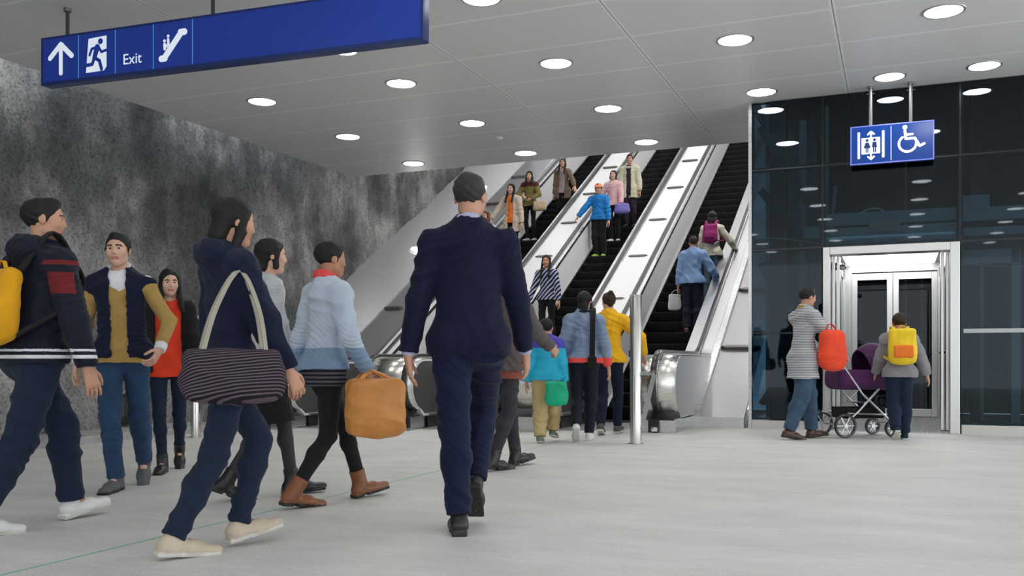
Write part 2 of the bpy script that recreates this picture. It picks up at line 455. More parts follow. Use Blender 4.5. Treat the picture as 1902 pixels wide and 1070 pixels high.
def deck_stop(parent, xc, w, y, h, lift=0.0, d=0.085, th=0.05):
    """lozenge plate standing on the sloping deck"""
    mb = MB()
    n = Vector((0, -S30, C30)); a = Vector((0, C30, S30)); c = Vector((xc, y, (y - h) * T30 + lift))
    out = [(-w / 2, 0), (-w / 2 + d * 0.8, d / 2), (w / 2 - d * 0.8, d / 2), (w / 2, 0), (w / 2 - d * 0.8, -d / 2), (-w / 2 + d * 0.8, -d / 2)]
    vs = [c + Vector((u, 0, 0)) + a * v for u, v in out] + [c + n * th + Vector((u * 0.93, 0, 0)) + a * v * 0.8 for u, v in out]
    fs = [tuple(range(6))[::-1], tuple(range(6, 12))] + [(i, (i + 1) % 6, 6 + (i + 1) % 6, 6 + i) for i in range(6)]
    mb.add(vs, fs)
    return mb.build('deck_stop', M['stop'], parent, bevel=0.004)

STEP = mat('step_tread_metal', (0.010, 0.009, 0.010), 0.55, 0.0, 0.25)
nt = STEP.node_tree; p = nt.nodes['Principled BSDF']
tc = nt.nodes.new('ShaderNodeTexCoord'); w = nt.nodes.new('ShaderNodeTexWave'); w.bands_direction = 'X'; w.inputs['Scale'].default_value = 16
nt.links.new(tc.outputs['Object'], w.inputs['Vector'])
b = nt.nodes.new('ShaderNodeBump'); b.inputs['Strength'].default_value = 0.6; b.inputs['Distance'].default_value = 0.008
nt.links.new(w.outputs['Fac'], b.inputs['Height']); nt.links.new(b.outputs[0], p.inputs['Normal'])
COMB = mat('landing_plate', (0.42, 0.42, 0.42), 0.4, 0.8, bump=0.2, bscale=80)

def stairs(parent, xc, s, y0, half=0.568):
    rise, run = 0.20, 0.20 / T30
    mb = MB()
    prof = [(0, 0), (0.01, -0.06), (0.03, -0.14), (0.06, -0.215), (0.16, -0.26), (run + 0.06, -0.02), (run + 0.01, 0.0)]
    mb.prism(prof, -half, half)
    mb.box(-half, half, -0.002, 0.012, -0.004, 0.003, 1)
    first = None
    n = int((YEND - 0.8 - s) / run)
    for k in range(n):
        if first is None:
            first = o = mb.build('step', [STEP, mat('step_nosing', (0.03, 0.029, 0.03), 0.5)], parent)
        else:
            o = first.copy(); COL.objects.link(o); o.parent = parent
        o.location = (xc, s + k * run, (k + 1) * rise)
    # flat steps and comb in front
    mb = MB(); mb.box(xc - half, xc + half, s - 0.75, s + 0.05, -0.2, 0.002)
    mb.build('flat_step', STEP, parent)
    mb = MB(); mb.box(xc - half, xc + half, y0 + 0.3, s - 0.75, -0.2, 0.006)
    mb.build('landing_plate', COMB, parent)

def skirt(parent, x, s, y0, side):
    """dark brush skirt low along the steps with a bright edge on top"""
    mb = MB()
    zt = 0.20
    poly = [(y0 + 0.5, -0.02), (y0 + 0.5, zt), (s - 0.1, zt), (s + 0.35, zt + 0.12)]
    hh = s - 0.30
    poly = [(y0 + 0.5, -0.02), (y0 + 0.5, 0.17), (hh + 0.17 / T30, 0.17), (YEND, (YEND - hh) * T30), (YEND, (YEND - s) * T30 - 0.3), (s + 0.4, -0.02)]
    mb.prism(poly, x, x + 0.012 * side)
    o = mb.build('skirt_panel', M['black'], parent)
    mb = MB()
    slope_strip(mb, min(x, x + 0.03 * side), max(x, x + 0.03 * side), hh, hh + 0.17 / T30, YEND, 0.0, 0.035)
    mb.box(min(x, x + 0.03 * side), max(x, x + 0.03 * side), y0 + 0.5, hh + 0.17 / T30, 0.17, 0.2)
    mb.build('skirt_edge', M['steel_light'], o)
    return o

PANEL = steel_mat('balustrade_panel', (0.90, 0.90, 0.91), 0.30, (1.5, 1.5, 60), 0.06)
PANEL.node_tree.nodes['Principled BSDF'].inputs['Metallic'].default_value = 0.08

def escalator(name, label, xc, s):
    t = thing('escalator', label, 'escalator', (0, 0, 0), 0, 'three parallel escalators')
    return t

def double_deck(t, x0, x1, y0, h, s, stops, w, seam=True):
    """balustrade shared by two flights: newel drum, two handrails, sloping deck with stops"""
    mb = MB(); mb.prism(body_poly(y0, h, s), x0, x1)
    b = mb.build('balustrade', [PANEL], t, bevel=0.006)
    # polished drum skin round the newel
    arc = [(y, z) for y, z in rail_path(y0 + 0.043, h, 0, rad=0.367, top=HR - 0.047)][:17]
    mb = MB()
    vs = [(x, y, z) for x in (x0 + 0.004, x1 - 0.004) for y, z in arc]; n = len(arc)
    mb.add(vs, [(i, i + 1, n + i + 1, n + i) for i in range(n - 1)])
    d = mb.build('newel_drum', M['steel_polish'], b, smooth=True, fix=False)
    md = d.modifiers.new('thick', 'SOLIDIFY'); md.thickness = 0.006
    newel_side(b, x1, 1); newel_side(b, x0, -1)
    xs = (x0 + 0.10, x1 - 0.10)
    for x in xs: handrail(t, x, y0, h)
    entry_box(t, x0 + 0.02, x1 - 0.02, xs, y0)
    # sloping deck plate with raised edges
    yb = h + HR / T30
    mb = MB()
    slope_strip(mb, x0 + 0.15, x1 - 0.15, h, yb + 0.1, YEND, -0.07, -0.040)
    dk = mb.build('deck_plate', M['steel_light'], t)
    mb = MB()
    for xa, xb in ((x0 - 0.012, x0 + 0.03), (x0 + 0.148, x0 + 0.166), (x1 - 0.166, x1 - 0.148), (x1 - 0.03, x1 + 0.012)):
        slope_strip(mb, xa, xb, h, yb + 0.05, YEND, -0.08, -0.012)
    mb.build('deck_edge', M['steel'], dk)
    for y in stops: deck_stop(dk, (x0 + x1) / 2, w, y, h, -0.045)
    if seam:
        for sx, x in ((-1, x0), (1, x1)):
            mb = MB(); mb.box(min(x, x + 0.006 * sx), max(x, x + 0.006 * sx), y0 + 0.75, y0 + 0.757, 0.2, HR - 0.07)
            mb.build('panel_seam', M['steel_light'], b)
    return b

NEWELP = mat('newel_side_charcoal', (0.13, 0.13, 0.135), 0.35, 0.4)
def newel_side(parent, x, sg):
    """charcoal side plate of a newel, D-shaped in front and straight behind"""
    a = [(y, z) for y, z in rail_path(Y0 + 0.075, HH, 0, rad=0.345, top=HR - 0.08)][:17]
    mb = MB(); mb.prism(a + [(13.72, HR - 0.08), (13.50, 0.21), (Y0 + 0.42, 0.21)], x, x + 0.004 * sg)
    return mb.build('newel_side_plate', NEWELP, parent)
ST, HH, Y0 = 13.95, 12.35, 11.32        # first rise of the steps, deck line, newel front
LANE = dict(A=-7.63, B=-5.615, C=-3.60)
HALF = 0.59
def arc_skin(x0, x1, b):
    arc = [(y, z) for y, z in rail_path(Y0 + 0.043, HH, 0, rad=0.367, top=HR - 0.047)][:17]
    mb = MB(); n = len(arc); mb.add([(x, y, z) for x in (x0, x1) for y, z in arc], [(i, i + 1, n + i + 1, n + i) for i in range(n - 1)])
    d = mb.build('newel_drum', M['steel_polish'], b, smooth=True, fix=False); md = d.modifiers.new('thick', 'SOLIDIFY'); md.thickness = 0.006
def tilt_slab(x0, h0, x1, h1, ya, yb, z0, z1, th=0.05):
    vs = []
    for x, h, dz in ((x0, h0, z0), (x1, h1, z1)):
        for y in (ya, yb):
            zz = (y - h) * T30 + dz
            vs += [(x, y, zz), (x, y, zz - th)]
    return vs, [(0, 2, 6, 4), (1, 5, 7, 3), (0, 4, 5, 1), (2, 3, 7, 6), (0, 1, 3, 2), (4, 6, 7, 5)]
# ---- left flight, coming down along the rock wall
xA = LANE['A'] - HALF
A = escalator('escalator', 'leftmost escalator, beside the rock wall, carrying long-haired women down', LANE['A'], ST)
A.location.z = FZ(LANE['A'])
stairs(A, LANE['A'], ST, Y0)
mb = MB(); mb.prism(body_poly(Y0, HH, ST), xA - 0.25, xA); bW = mb.build('balustrade', PANEL, A, bevel=0.006)
arc_skin(xA - 0.246, xA - 0.004, bW)
newel_side(bW, xA, 1)
mb = MB(); mb.box(xA, xA + 0.006, Y0 + 0.75, Y0 + 0.757, 0.2, HR - 0.07); mb.build('panel_seam', M['steel_light'], bW)
handrail(A, xA - 0.12, Y0, HH)
entry_box(A, xA - 0.23, xA - 0.02, (xA - 0.12,), Y0)
skirt(A, xA, ST, Y0, 1)
mb = MB(); mb.add(*tilt_slab(xA - 0.21, HH, -9.33, HH, 12.5, YEND, -0.05, -0.05))
mb.prism([(11.9, -0.05), (11.9, 0.5), (12.5, (12.5 - HH) * T30 + 0.5), (12.5, (12.5 - HH) * T30 - 0.06), (15, (15 - HH) * T30 - 0.06), (15, -0.05)], -9.33, xA - 0.25)
dkW = mb.build('deck_plate', M['cladding'], A)
mb = MB()
slope_strip(mb, xA - 0.30, xA - 0.25, HH, 14.1, YEND, -0.06, 0.0); slope_strip(mb, xA - 0.012, xA + 0.012, HH, 14.1, YEND, -0.08, -0.012)
mb.build('deck_edge', M['steel'], dkW)
for y in (15.9, 17.5, 19.1, 20.75, 22.4, 24.0): deck_stop(dkW, -9.08, 0.44, y, HH, -0.045, d=0.07)
# ---- middle flight
B = escalator('escalator', 'middle escalator carrying the boy in a blue jacket down', LANE['B'], ST)
B.location.z = FZ(LANE['B'])
stairs(B, LANE['B'], ST, Y0)
xl, xr = LANE['A'] + HALF, LANE['B'] - HALF
double_deck(B, xl, xr, Y0, HH, ST, (16.15, 17.7, 19.25, 20.8, 22.4, 24.0), 0.40)
skirt(B, xl, ST, Y0, -1); skirt(B, xr, ST, Y0, 1)
# ---- right flight, going up
Cc = escalator('escalator', 'rightmost escalator, beside the dark glass lift, with a blue-sweatered rider going up', LANE['C'], ST)
Cc.location.z = FZ(LANE['C'])
stairs(Cc, LANE['C'], ST, Y0)
xl, xr = LANE['B'] + HALF, LANE['C'] - HALF
double_deck(Cc, xl, xr, Y0, HH, ST, (15.85, 17.45, 19.05, 20.7, 22.3, 23.9), 0.40)
skirt(Cc, xl, ST, Y0, -1); skirt(Cc, xr, ST, Y0, 1)
# right balustrade of the right flight
xC = LANE['C'] + HALF
mb = MB(); mb.prism(body_poly(Y0, HH, ST), xC, -2.53); bR = mb.build('balustrade', steel_mat('newel_side_panel', (0.66, 0.67, 0.68), 0.30, (1.5, 60, 1.5), 0.06), Cc, bevel=0.006)
arc_skin(xC + 0.004, -2.534, bR)
handrail(Cc, -2.80, Y0, HH)
entry_box(Cc, xC + 0.02, -2.55, (-2.80,), Y0, label=True)
mb = MB(); mb.box(-2.549, -2.53, Y0 + 0.07, 12.42, -0.02, 0.19); mb.build('base_panel', M['steel'], Cc)
skirt(Cc, xC, ST, Y0, -1)
# wide deck between this balustrade and the lift glass
hD = 12.16
mb = MB(); mb.add(*tilt_slab(-2.53, hD, -1.86, hD, 12.44, YEND, 0.0, 0.0))
mb.box(-2.53, -1.86, 12.42, 12.47, 0.0, 0.168, 1)
dkR = mb.build('deck_plate', [M['cladding'], M['steel']], Cc)
mb = MB(); slope_strip(mb, -2.545, -2.45, hD, 12.40, YEND, -0.04, 0.05)
mb.build('deck_edge', M['steel'], dkR)
mb = MB(); slope_strip(mb, -2.552, -2.545, hD, 12.40, YEND, -0.06, 0.04)
mb.build('shadow_gap', M['black'], dkR)
for y in (14.05, 15.75, 17.45, 19.1, 20.8): deck_stop(dkR, -2.15, 0.60, y, hD, 0.0, d=0.09)

# ---- shelf between the left flight and the rock, with uplights that wash the rock
t = thing('sloping_shelf', 'smooth pale sloping shelf between the leftmost escalator and the rock wall', 'wall cladding', (0, 0, FZ(LANE['A'])))
xs0, xs1, hs0, hs1 = -9.33, -10.5, HH, 11.35
mb = MB(); mb.add(*tilt_slab(xs0, hs0, xs1, hs1, 12.6, YEND, -0.03, -0.03, th=0.06))
mb.add([(xs0, 12.6, -0.1), (xs1, 12.6, -0.1), (xs1, 12.6, (12.6 - hs1) * T30 - 0.03), (xs0, 12.6, (12.6 - hs0) * T30 - 0.03)], [(0, 1, 2, 3)])
mb.build('shelf_plate', M['cladding'], t)
nrm = Vector((T30 * (hs0 - hs1) / (xs0 - xs1), -T30, 1)).normalized()
for y in (17.98, 21.4, 24.8):
    f = (9.70 + xs0) / (xs0 - xs1)
    z = (y - (hs0 + (hs1 - hs0) * f)) * T30 - 0.03 + 0.004
    mb = MB(); n = 28
    a = nrm.orthogonal().normalized(); b_ = nrm.cross(a); c0 = Vector((-9.70, y, z))
    ring = lambda r, dz: [c0 + nrm * dz + a * (r * math.cos(2 * PI * i / n)) + b_ * (r * math.sin(2 * PI * i / n)) for i in range(n)]
    mb.add(ring(0.16, 0.0) + ring(0.16, 0.012) + ring(0.13, 0.014), [(k * n + i, k * n + (i + 1) % n, (k + 1) * n + (i + 1) % n, (k + 1) * n + i) for k in (0, 1) for i in range(n)])
    o = mb.build('uplight', M['ring'], t, smooth=True)
    mb = MB(); mb.add(ring(0.132, 0.013), [tuple(range(n))]); mb.build('uplight_lens', M['white_led'], o, fix=False)

# ---- round steel barrier posts with a bracing arm, in front of the flights
POST = steel_mat('barrier_post_steel', (0.66, 0.65, 0.62), 0.22, (40, 40, 1), 0.05)
for (x, y, lab) in ((-2.60, 9.75, 'tall round steel post in front of the rightmost escalator, beside the man in yellow'),
                    (-4.55, 9.78, 'tall round steel post largely hidden behind the man in the navy suit'),
                    (-6.60, 9.80, 'tall round steel post between the orange bag and the black skirt'),
                    (-8.59, 9.79, 'tall round steel post nearest the rock wall, behind the patterned black bag')):
    t = thing('barrier_post', lab, 'barrier post', (x, y, FZ(x)), 0, 'round steel barrier posts')
    mb = MB(); mb.lathe([(0.0001, 1.597), (0.060, 1.597), (0.0635, 1.592), (0.0635, 0.0)], n=36); mb.build('post', POST, t, smooth=True)
    mb = MB(); mb.lathe([(0.085, 0.0), (0.085, 0.004), (0.064, 0.006)], n=36); mb.build('floor_collar', M['steel_dark'], t, smooth=True)
    mb = MB(); mb.box(0.05, 0.20, -0.02, 0.03, 0.735, 0.775); mb.build('arm', mat('arm_glass_edge', (0.45, 0.50, 0.48), 0.2, 0.4), t, bevel=0.003)
    mb = MB(); mb.bar((0.20, 0.005, 0.745), (0.065, 0.005, 0.20), 0.012, 0.05, (1, 0, 0)); mb.build('brace', M['steel_light'], t)
    mb = MB(); mb.box(0.16, 0.215, -0.03, 0.04, 0.765, 0.785); mb.build('arm_clip', M['stop'], t, bevel=0.003)
    if x > -3:
        mb = MB(); mb.box(-0.072, -0.05, -0.02, 0.02, 0.93, 1.0); mb.build('card_reader', M['black'], t)
# ================================================================ glass lift shaft and lift car
YF = 12.52
def glass_mat(name, tint, refl=1.0):
    m = bpy.data.materials.new(name); m.use_nodes = True; nt = m.node_tree; nt.nodes.clear(); N = nt.nodes.new; L = nt.links.new
    out = N('ShaderNodeOutputMaterial'); tr = N('ShaderNodeBsdfTransparent'); tr.inputs[0].default_value = (*tint, 1)
    gl = N('ShaderNodeBsdfGlossy'); gl.inputs['Roughness'].default_value = 0.02; gl.inputs['Color'].default_value = (0.9, 0.95, 1, 1)
    fr = N('ShaderNodeFresnel'); fr.inputs['IOR'].default_value = 1.5
    mu = N('ShaderNodeMath'); mu.operation = 'MULTIPLY'; mu.use_clamp = True; mu.inputs[1].default_value = refl; L(fr.outputs[0], mu.inputs[0])
    mx = N('ShaderNodeMixShader'); L(mu.outputs[0], mx.inputs[0]); L(tr.outputs[0], mx.inputs[1]); L(gl.outputs[0], mx.inputs[2]); L(mx.outputs[0], out.inputs[0])
    return m
GL = glass_mat('tinted_lift_glass', (0.46, 0.58, 0.64), 0.65)
GLC = glass_mat('lift_door_glass', (0.50, 0.57, 0.61), 0.6)
FRAME = mat('navy_black_glass_edge', (0.006, 0.008, 0.014), 0.25)
IRON = mat('dark_shaft_steel', (0.022, 0.026, 0.032), 0.5)
IRON2 = mat('grey_shaft_steel', (0.34, 0.36, 0.37), 0.5, 0.3)
DARKW = mat('dark_shaft_wall', (0.02, 0.026, 0.032), 0.8)

mb = MB(); mb.box(-2.2, 6.0, 17.6, 17.8, 0.0, 6.2); mb.box(-1.84, -1.80, 16.4, 17.7, 0.0, 6.2); mb.box(-1.80, 6.0, 12.60, 17.8, 6.2, 6.35); mb.box(2.5, 2.6, 12.6, 17.6, 0, 6.2)
mb.box(-1.80, 6.0, 12.58, 12.66, CEIL + 0.17, 6.2)
o = mb.build('wall_back', DARKW); o['kind'] = 'structure'; o['label'] = 'dark inside walls of the lift shaft'

t = thing('lift_shaft', 'tall dark glass lift shaft with black mullions, right of the escalators', 'lift shaft', (0, 0, 0))
cells = []
xs = [-1.79, -0.89, 0.70, 2.30]; zs = [0.115, 1.25, 2.34, 3.385, 4.275]
for i in range(3):
    rows = [(0.115, 1.25), (1.25, 2.34), (2.34, 3.385), (3.385, 4.275)] if i != 2 else [(0.115, 2.34), (2.34, 3.385), (3.385, 4.275)]
    if i == 1: rows = [(2.34, 3.385), (3.385, 4.275)]
    for z0, z1 in rows:
        x0, x1 = xs[i], xs[i + 1]
        mb = MB(); mb.box(x0 + 0.008, x1 - 0.008, YF, YF + 0.004, z0 + 0.008, z1 - 0.008)
        g = mb.build('glass_pane', GL, t)
        e = 0.028
        mb = MB()
        mb.box(x0 + 0.008, x0 + e, YF + 0.006, YF + 0.03, z0 + 0.008, z1 - 0.008); mb.box(x1 - e, x1 - 0.008, YF + 0.006, YF + 0.03, z0 + 0.008, z1 - 0.008)
        mb.box(x0 + e, x1 - e, YF + 0.006, YF + 0.03, z0 + 0.008, z0 + e); mb.box(x0 + e, x1 - e, YF + 0.006, YF + 0.03, z1 - e, z1 - 0.008)
        mb.build('pane_edge', FRAME, g)
for z0, z1 in ((0.115, 2.34), (2.34, 4.275)):
    mb = MB(); mb.box(-1.792, -1.788, YF + 0.02, 16.4, z0, z1); mb.build('side_pane', GL, t)
for x in (-0.89, 0.70):
    mb = MB(); mb.box(x - 0.03, x + 0.03, YF + 0.01, YF + 0.10, 2.34, 4.27); mb.build('mullion', FRAME, t)
for z in (2.34, 3.385):
    mb = MB(); mb.box(-1.79, 2.3, YF - 0.006, YF + 0.06, z - 0.010, z + 0.010); mb.build('transom', FRAME, t)
mb = MB(); mb.box(-1.79, -0.89, YF - 0.006, YF + 0.05, 1.243, 1.257); mb.build('transom', FRAME, t)
mb = MB(); mb.box(-1.815, -1.775, YF - 0.01, YF + 0.03, 0.0, CEIL); mb.build('corner_trim', M['steel'], t)
mb = MB(); mb.box(-1.77, -0.89, YF - 0.012, YF + 0.05, 0.0, 0.112); mb.build('plinth', mat('plinth_metal', (0.62, 0.61, 0.58), 0.4, 0.3), t)
mb = MB(); mb.box(0.715, 2.3, YF - 0.012, YF + 0.05, 0.0, 0.112); mb.build('plinth', mat('plinth_metal_b', (0.62, 0.61, 0.58), 0.4, 0.3), t)
# pale strip on the right pane, inner portal frame
mb = MB(); mb.box(0.735, 2.3, YF - 0.005, YF - 0.001, 1.225, 1.275); mb.build('glass_band', mat('frosted_band', (0.50, 0.53, 0.52), 0.5), t)
mb = MB(); mb.box(0.75, 1.40, 13.2, 13.3, 2.12, 2.30); mb.box(1.32, 1.42, 13.2, 13.3, 0.0, 2.30); mb.box(1.02, 1.06, 13.9, 13.98, 0.0, 2.3)
mb.build('portal_frame', IRON2, t)
# steelwork seen through the glass
mb = MB()
mb.box(-1.62, -1.40, 13.1, 13.3, 0, 4.9); mb.box(-1.16, -1.02, 13.4, 13.6, 0, 4.9); mb.box(0.95, 1.1, 14.6, 14.8, 0, 4.9)
mb.bar((-1.72, 13.0, 4.05), (-0.98, 13.0, 2.75), 0.10, 0.16, (0, 1, 0)); mb.bar((-1.72, 13.0, 3.2), (-0.98, 13.0, 2.3), 0.10, 0.13, (0, 1, 0))
mb.bar((-1.72, 13.0, 2.2), (-0.98, 13.0, 0.9), 0.10, 0.16, (0, 1, 0)); mb.bar((-1.72, 13.05, 0.3), (-1.0, 13.05, 1.4), 0.08, 0.12, (0, 1, 0))
mb.build('steel_bracing', IRON, t)
STRIP = mat('blue_grey_strip', (0.24, 0.30, 0.33), 0.5)
mb = MB()
mb.box(-1.70, -1.63, 13.35, 13.37, 0.1, 4.6); mb.box(-1.33, -1.22, 14.2, 14.22, 0.6, 4.4); mb.bar((-1.05, 14.2, 0.8), (-0.83, 14.2, 3.4), 0.05, 0.10, (0, 1, 0)); mb.box(-1.0, -0.93, 14.3, 14.32, 2.4, 4.6)
mb.build('guide_rail', STRIP, t)
mb = MB()
mb.box(-0.86, 0.67, 12.80, 12.86, 2.64, 2.80); mb.box(-0.86, 0.67, 12.72, 12.80, 2.50, 2.60); mb.box(-0.86, 0.67, 12.66, 12.74, 2.37, 2.45)
mb.box(-1.15, -0.92, 12.86, 12.95, 2.50, 2.66); mb.box(0.74, 1.05, 12.90, 12.95, 2.62, 2.95); mb.box(0.74, 2.3, 12.80, 12.86, 2.62, 2.78); mb.box(0.74, 2.3, 12.70, 12.78, 2.42, 2.52)
mb.build('header_beam', IRON2, t)
mb = MB(); mb.box(-0.34, 0.03, 12.68, 12.74, 2.52, 2.69); mb.build('control_box', mat('taupe_box', (0.42, 0.39, 0.34), 0.5), t, bevel=0.006)
mb = MB()
def sag(p, q, s, n=14):
    p = Vector(p); q = Vector(q); return [p.lerp(q, i / n) - Vector((0, 0, s * math.sin(PI * i / n))) for i in range(n + 1)]
mb.tube(sag((-1.75, 12.64, 2.52), (-0.93, 12.64, 2.40), -0.02), 0.006, 6); mb.tube(sag((-0.86, 12.60, 2.40), (0.30, 12.60, 2.37), -0.05), 0.006, 6); mb.tube(sag((0.73, 12.62, 2.08), (1.5, 12.62, 2.02), 0.02), 0.005, 6)
mb.tube(sag((-0.45, 12.78, 2.78), (-0.16, 12.78, 2.80), -0.05), 0.012, 6)
mb.build('cable', mat('white_cable', (0.6, 0.6, 0.58), 0.5), t)

# ---- lift car
c = thing('lift_car', 'open stainless steel lift with a lit ceiling and glass rear doors', 'lift', (0, 0, 0))
FR = steel_mat('lift_frame_steel', (0.66, 0.65, 0.63), 0.30, (30, 30, 1.5), 0.06)
mb = MB()
mb.box(-0.885, -0.80, YF - 0.04, YF + 0.22, 0.0, 2.335); mb.box(0.585, 0.695, YF - 0.04, YF + 0.22, 0.0, 2.335); mb.box(-0.80, 0.585, YF - 0.04, YF + 0.22, 2.235, 2.335)
mb.build('door_frame', FR, c, bevel=0.006)
mb = MB(); mb.box(-0.80, 0.585, YF - 0.02, 15.95, -0.02, 0.012)
plate = mat('ribbed_floor_plate', (0.62, 0.62, 0.60), 0.38, 0.6)
nt = plate.node_tree; tc = nt.nodes.new('ShaderNodeTexCoord'); w = nt.nodes.new('ShaderNodeTexWave'); w.bands_direction = 'X'; w.inputs['Scale'].default_value = 11
nt.links.new(tc.outputs['Object'], w.inputs['Vector']); b = nt.nodes.new('ShaderNodeBump'); b.inputs['Strength'].default_value = 0.8; b.inputs['Distance'].default_value = 0.02
nt.links.new(w.outputs['Fac'], b.inputs['Height']); nt.links.new(b.outputs[0], nt.nodes['Principled BSDF'].inputs['Normal'])
mb.build('floor_plate', plate, c)
# side walls: glazed with steel stiles
for x0, sgn in ((-0.85, 1), (0.65, -1)):
    mb = MB()
    xx = sorted((x0, x0 + 0.05 * sgn))
    for y0, y1 in ((12.76, 12.90), (13.02, 13.08), (13.9, 14.0), (15.0, 15.1), (15.75, 15.9)): mb.box(xx[0], xx[1], y0, y1, 0, 2.35)
    mb.box(xx[0], xx[1], 12.76, 15.9, 0.0, 0.18); mb.box(xx[0], xx[1], 12.76, 15.9, 2.2, 2.4)
    wl = mb.build('side_wall', FR, c, bevel=0.004)
    mb = MB(); mb.box(x0 + 0.02 * sgn, x0 + 0.024 * sgn, 12.8, 15.9, 0.18, 2.2); mb.build('side_glass', GLC, wl)
    # slid-open door leaves stacked at the jamb
    for k in range(2):
        mb = MB(); a = x0 + sgn * (0.062 + 0.055 * k); xx2 = sorted((a, a + sgn * 0.035))
        mb.box(xx2[0], xx2[1], 12.78 + 0.04 * k, 13.0 + 0.05 * k, 0.02, 2.25)
        mb.build('door_leaf', FR, c, bevel=0.004)
mb = MB(); mb.box(-0.86, 0.66, 12.76, 15.95, 2.42, 2.50); cl = mb.build('car_ceiling', M['steel'], c)
mb = MB(); mb.box(-0.74, 0.52, 13.3, 15.65, 2.395, 2.42); mb.build('light_panel', mat('lift_light_panel', (1, 1, 1), 0.5, emit=(0.97, 0.99, 1.0), estr=2.6), cl)
mb = MB()
mb.box(-0.86, 0.66, 15.88, 15.95, 2.30, 2.42); mb.box(-0.86, -0.68, 15.88, 15.95, 0, 2.3); mb.box(0.57, 0.66, 15.88, 15.95, 0, 2.3)
mb.build('rear_wall', FR, c)
for x0, x1 in ((-0.68, -0.075), (-0.07, 0.57)):
    mb = MB(); s_ = 0.085
    mb.box(x0, x0 + s_, 15.84, 15.89, 0.02, 2.28); mb.box(x1 - s_, x1, 15.84, 15.89, 0.02, 2.28); mb.box(x0 + s_, x1 - s_, 15.84, 15.89, 2.17, 2.28); mb.box(x0 + s_, x1 - s_, 15.84, 15.89, 0.02, 0.14)
    d = mb.build('rear_door', FR, c, bevel=0.004)
    mb = MB(); mb.box(x0 + s_ - 0.01, x1 - s_ + 0.01, 15.862, 15.866, 0.13, 2.18); mb.build('door_glass', GLC, d)
mb = MB(); mb.tube([(0.60, 12.95, 1.00), (0.545, 12.97, 1.0), (0.52, 13.0, 1.0), (0.52, 13.5, 1.0), (0.56, 13.53, 1.0)], 0.022, 12); mb.build('grab_handle', M['steel_polish'], c, smooth=True)
mb = MB(); mb.cyl((-0.80, 12.95, 2.13), (-0.70, 12.95, 2.13), 0.05, n=24); mb.build('door_operator', M['steel_dark'], c, smooth=True)
mb = MB(); mb.lathe([(0.0001, -0.045), (0.032, -0.032), (0.045, 0.0), (0.032, 0.032), (0.0001, 0.045)], (-0.665, 12.95, 2.12), 20); mb.build('camera_dome', M['steel_polish'], c, smooth=True)
# things standing behind the rear doors, dim
b_ = thing('perforated_rail', 'dark upright rail with a column of holes, seen through the right rear lift door', 'rail', (0.36, 16.6, 0))
mb = MB(); mb.box(-0.05, 0.05, 0, 0.03, 0, 2.6); mb.build('upright', IRON, b_)
mb = MB()
for k in range(30): mb.box(-0.018, 0.018, -0.004, 0.0, 0.1 + k * 0.08, 0.13 + k * 0.08)
mb.build('hole', IRON2, b_)
b_ = thing('shaft_post', 'thin grey upright post behind the lift, seen through the right rear door', 'post', (0.12, 16.5, 0))
mb = MB(); mb.box(-0.012, 0.012, 0, 0.03, 0, 4.2); mb.build('post', IRON2, b_)
mb = MB(); mb.box(-0.9, 0.2, -0.02, 0.0, 1.18, 1.21); mb.build('cross_rail', IRON2, b_)

# ================================================================ hanging signs
BLUE = mat('sign_blue', (0.012, 0.045, 0.36), 0.22, emit=(0.012, 0.05, 0.40), estr=0.08)
WHITE = mat('sign_white', (0.80, 0.84, 0.88), 0.35, emit=(0.7, 0.8, 0.9), estr=0.35)
CYAN = mat('sign_divider', (0.06, 0.30, 0.62), 0.3, emit=(0.05, 0.3, 0.65), estr=0.3)
BODY = mat('sign_case', (0.02, 0.045, 0.20), 0.25, 0.3)
EDGE2 = mat('sign_lit_edge', (0.16, 0.20, 0.60), 0.3, 0.2, emit=(0.16, 0.2, 0.7), estr=0.3)
def cap2(p, q, r, r2=None, n=8):
    r2 = r if r2 is None else r2
    p = Vector(p); q = Vector(q); a = math.atan2(q.y - p.y, q.x - p.x)
    return [(q.x + r2 * math.cos(a + t), q.y + r2 * math.sin(a + t)) for t in np.linspace(-PI / 2, PI / 2, n)] + [(p.x + r * math.cos(a + t), p.y + r * math.sin(a + t)) for t in np.linspace(PI / 2, 3 * PI / 2, n)]
def circ(c, r, n=24): return [(c[0] + r * math.cos(2 * PI * i / n), c[1] + r * math.sin(2 * PI * i / n)) for i in range(n)]
def decal(parent, name, polys, m, y, th=0.002, o=(0, 0)):
    mb = MB()
    for k, p in enumerate(polys): mb.prism([(o[0] + u, o[1] + v) for u, v in p], y - th - 0.00012 * (k % 5), y, 'y')
    return mb.build(name, m, parent)
def strokes(pts, w): return [cap2(pts[i], pts[i + 1], w / 2) for i in range(len(pts) - 1)]

# ---- long blue exit sign
LX, LY, RX, RY = -7.64, 6.57, -3.62, 6.83
W1 = math.hypot(RX - LX, RY - LY)
s1 = thing('exit_sign', 'long blue hanging sign with arrow, running man, Exit and escalator symbol', 'sign', (LX, LY, 3.54), math.atan2(RY - LY, RX - LX))
H1 = 0.46
mb = MB(); mb.box(0, W1, 0.004, 0.12, 0, H1); mb.build('case', BODY, s1, bevel=0.012)
mb = MB(); mb.box(0.025, W1 - 0.025, -0.002, 0.006, 0.03, H1 - 0.02); f1 = mb.build('face', BLUE, s1)
mb = MB(); mb.box(0.0, 0.025, -0.006, 0.01, 0, H1); mb.box(W1 - 0.025, W1, -0.006, 0.01, 0, H1); mb.box(0.025, W1 - 0.025, -0.006, 0.01, 0, 0.03); mb.box(0.025, W1 - 0.025, -0.006, 0.01, H1 - 0.02, H1)
mb.build('frame', BODY, s1, bevel=0.003)
CW = 0.432
mb = MB()
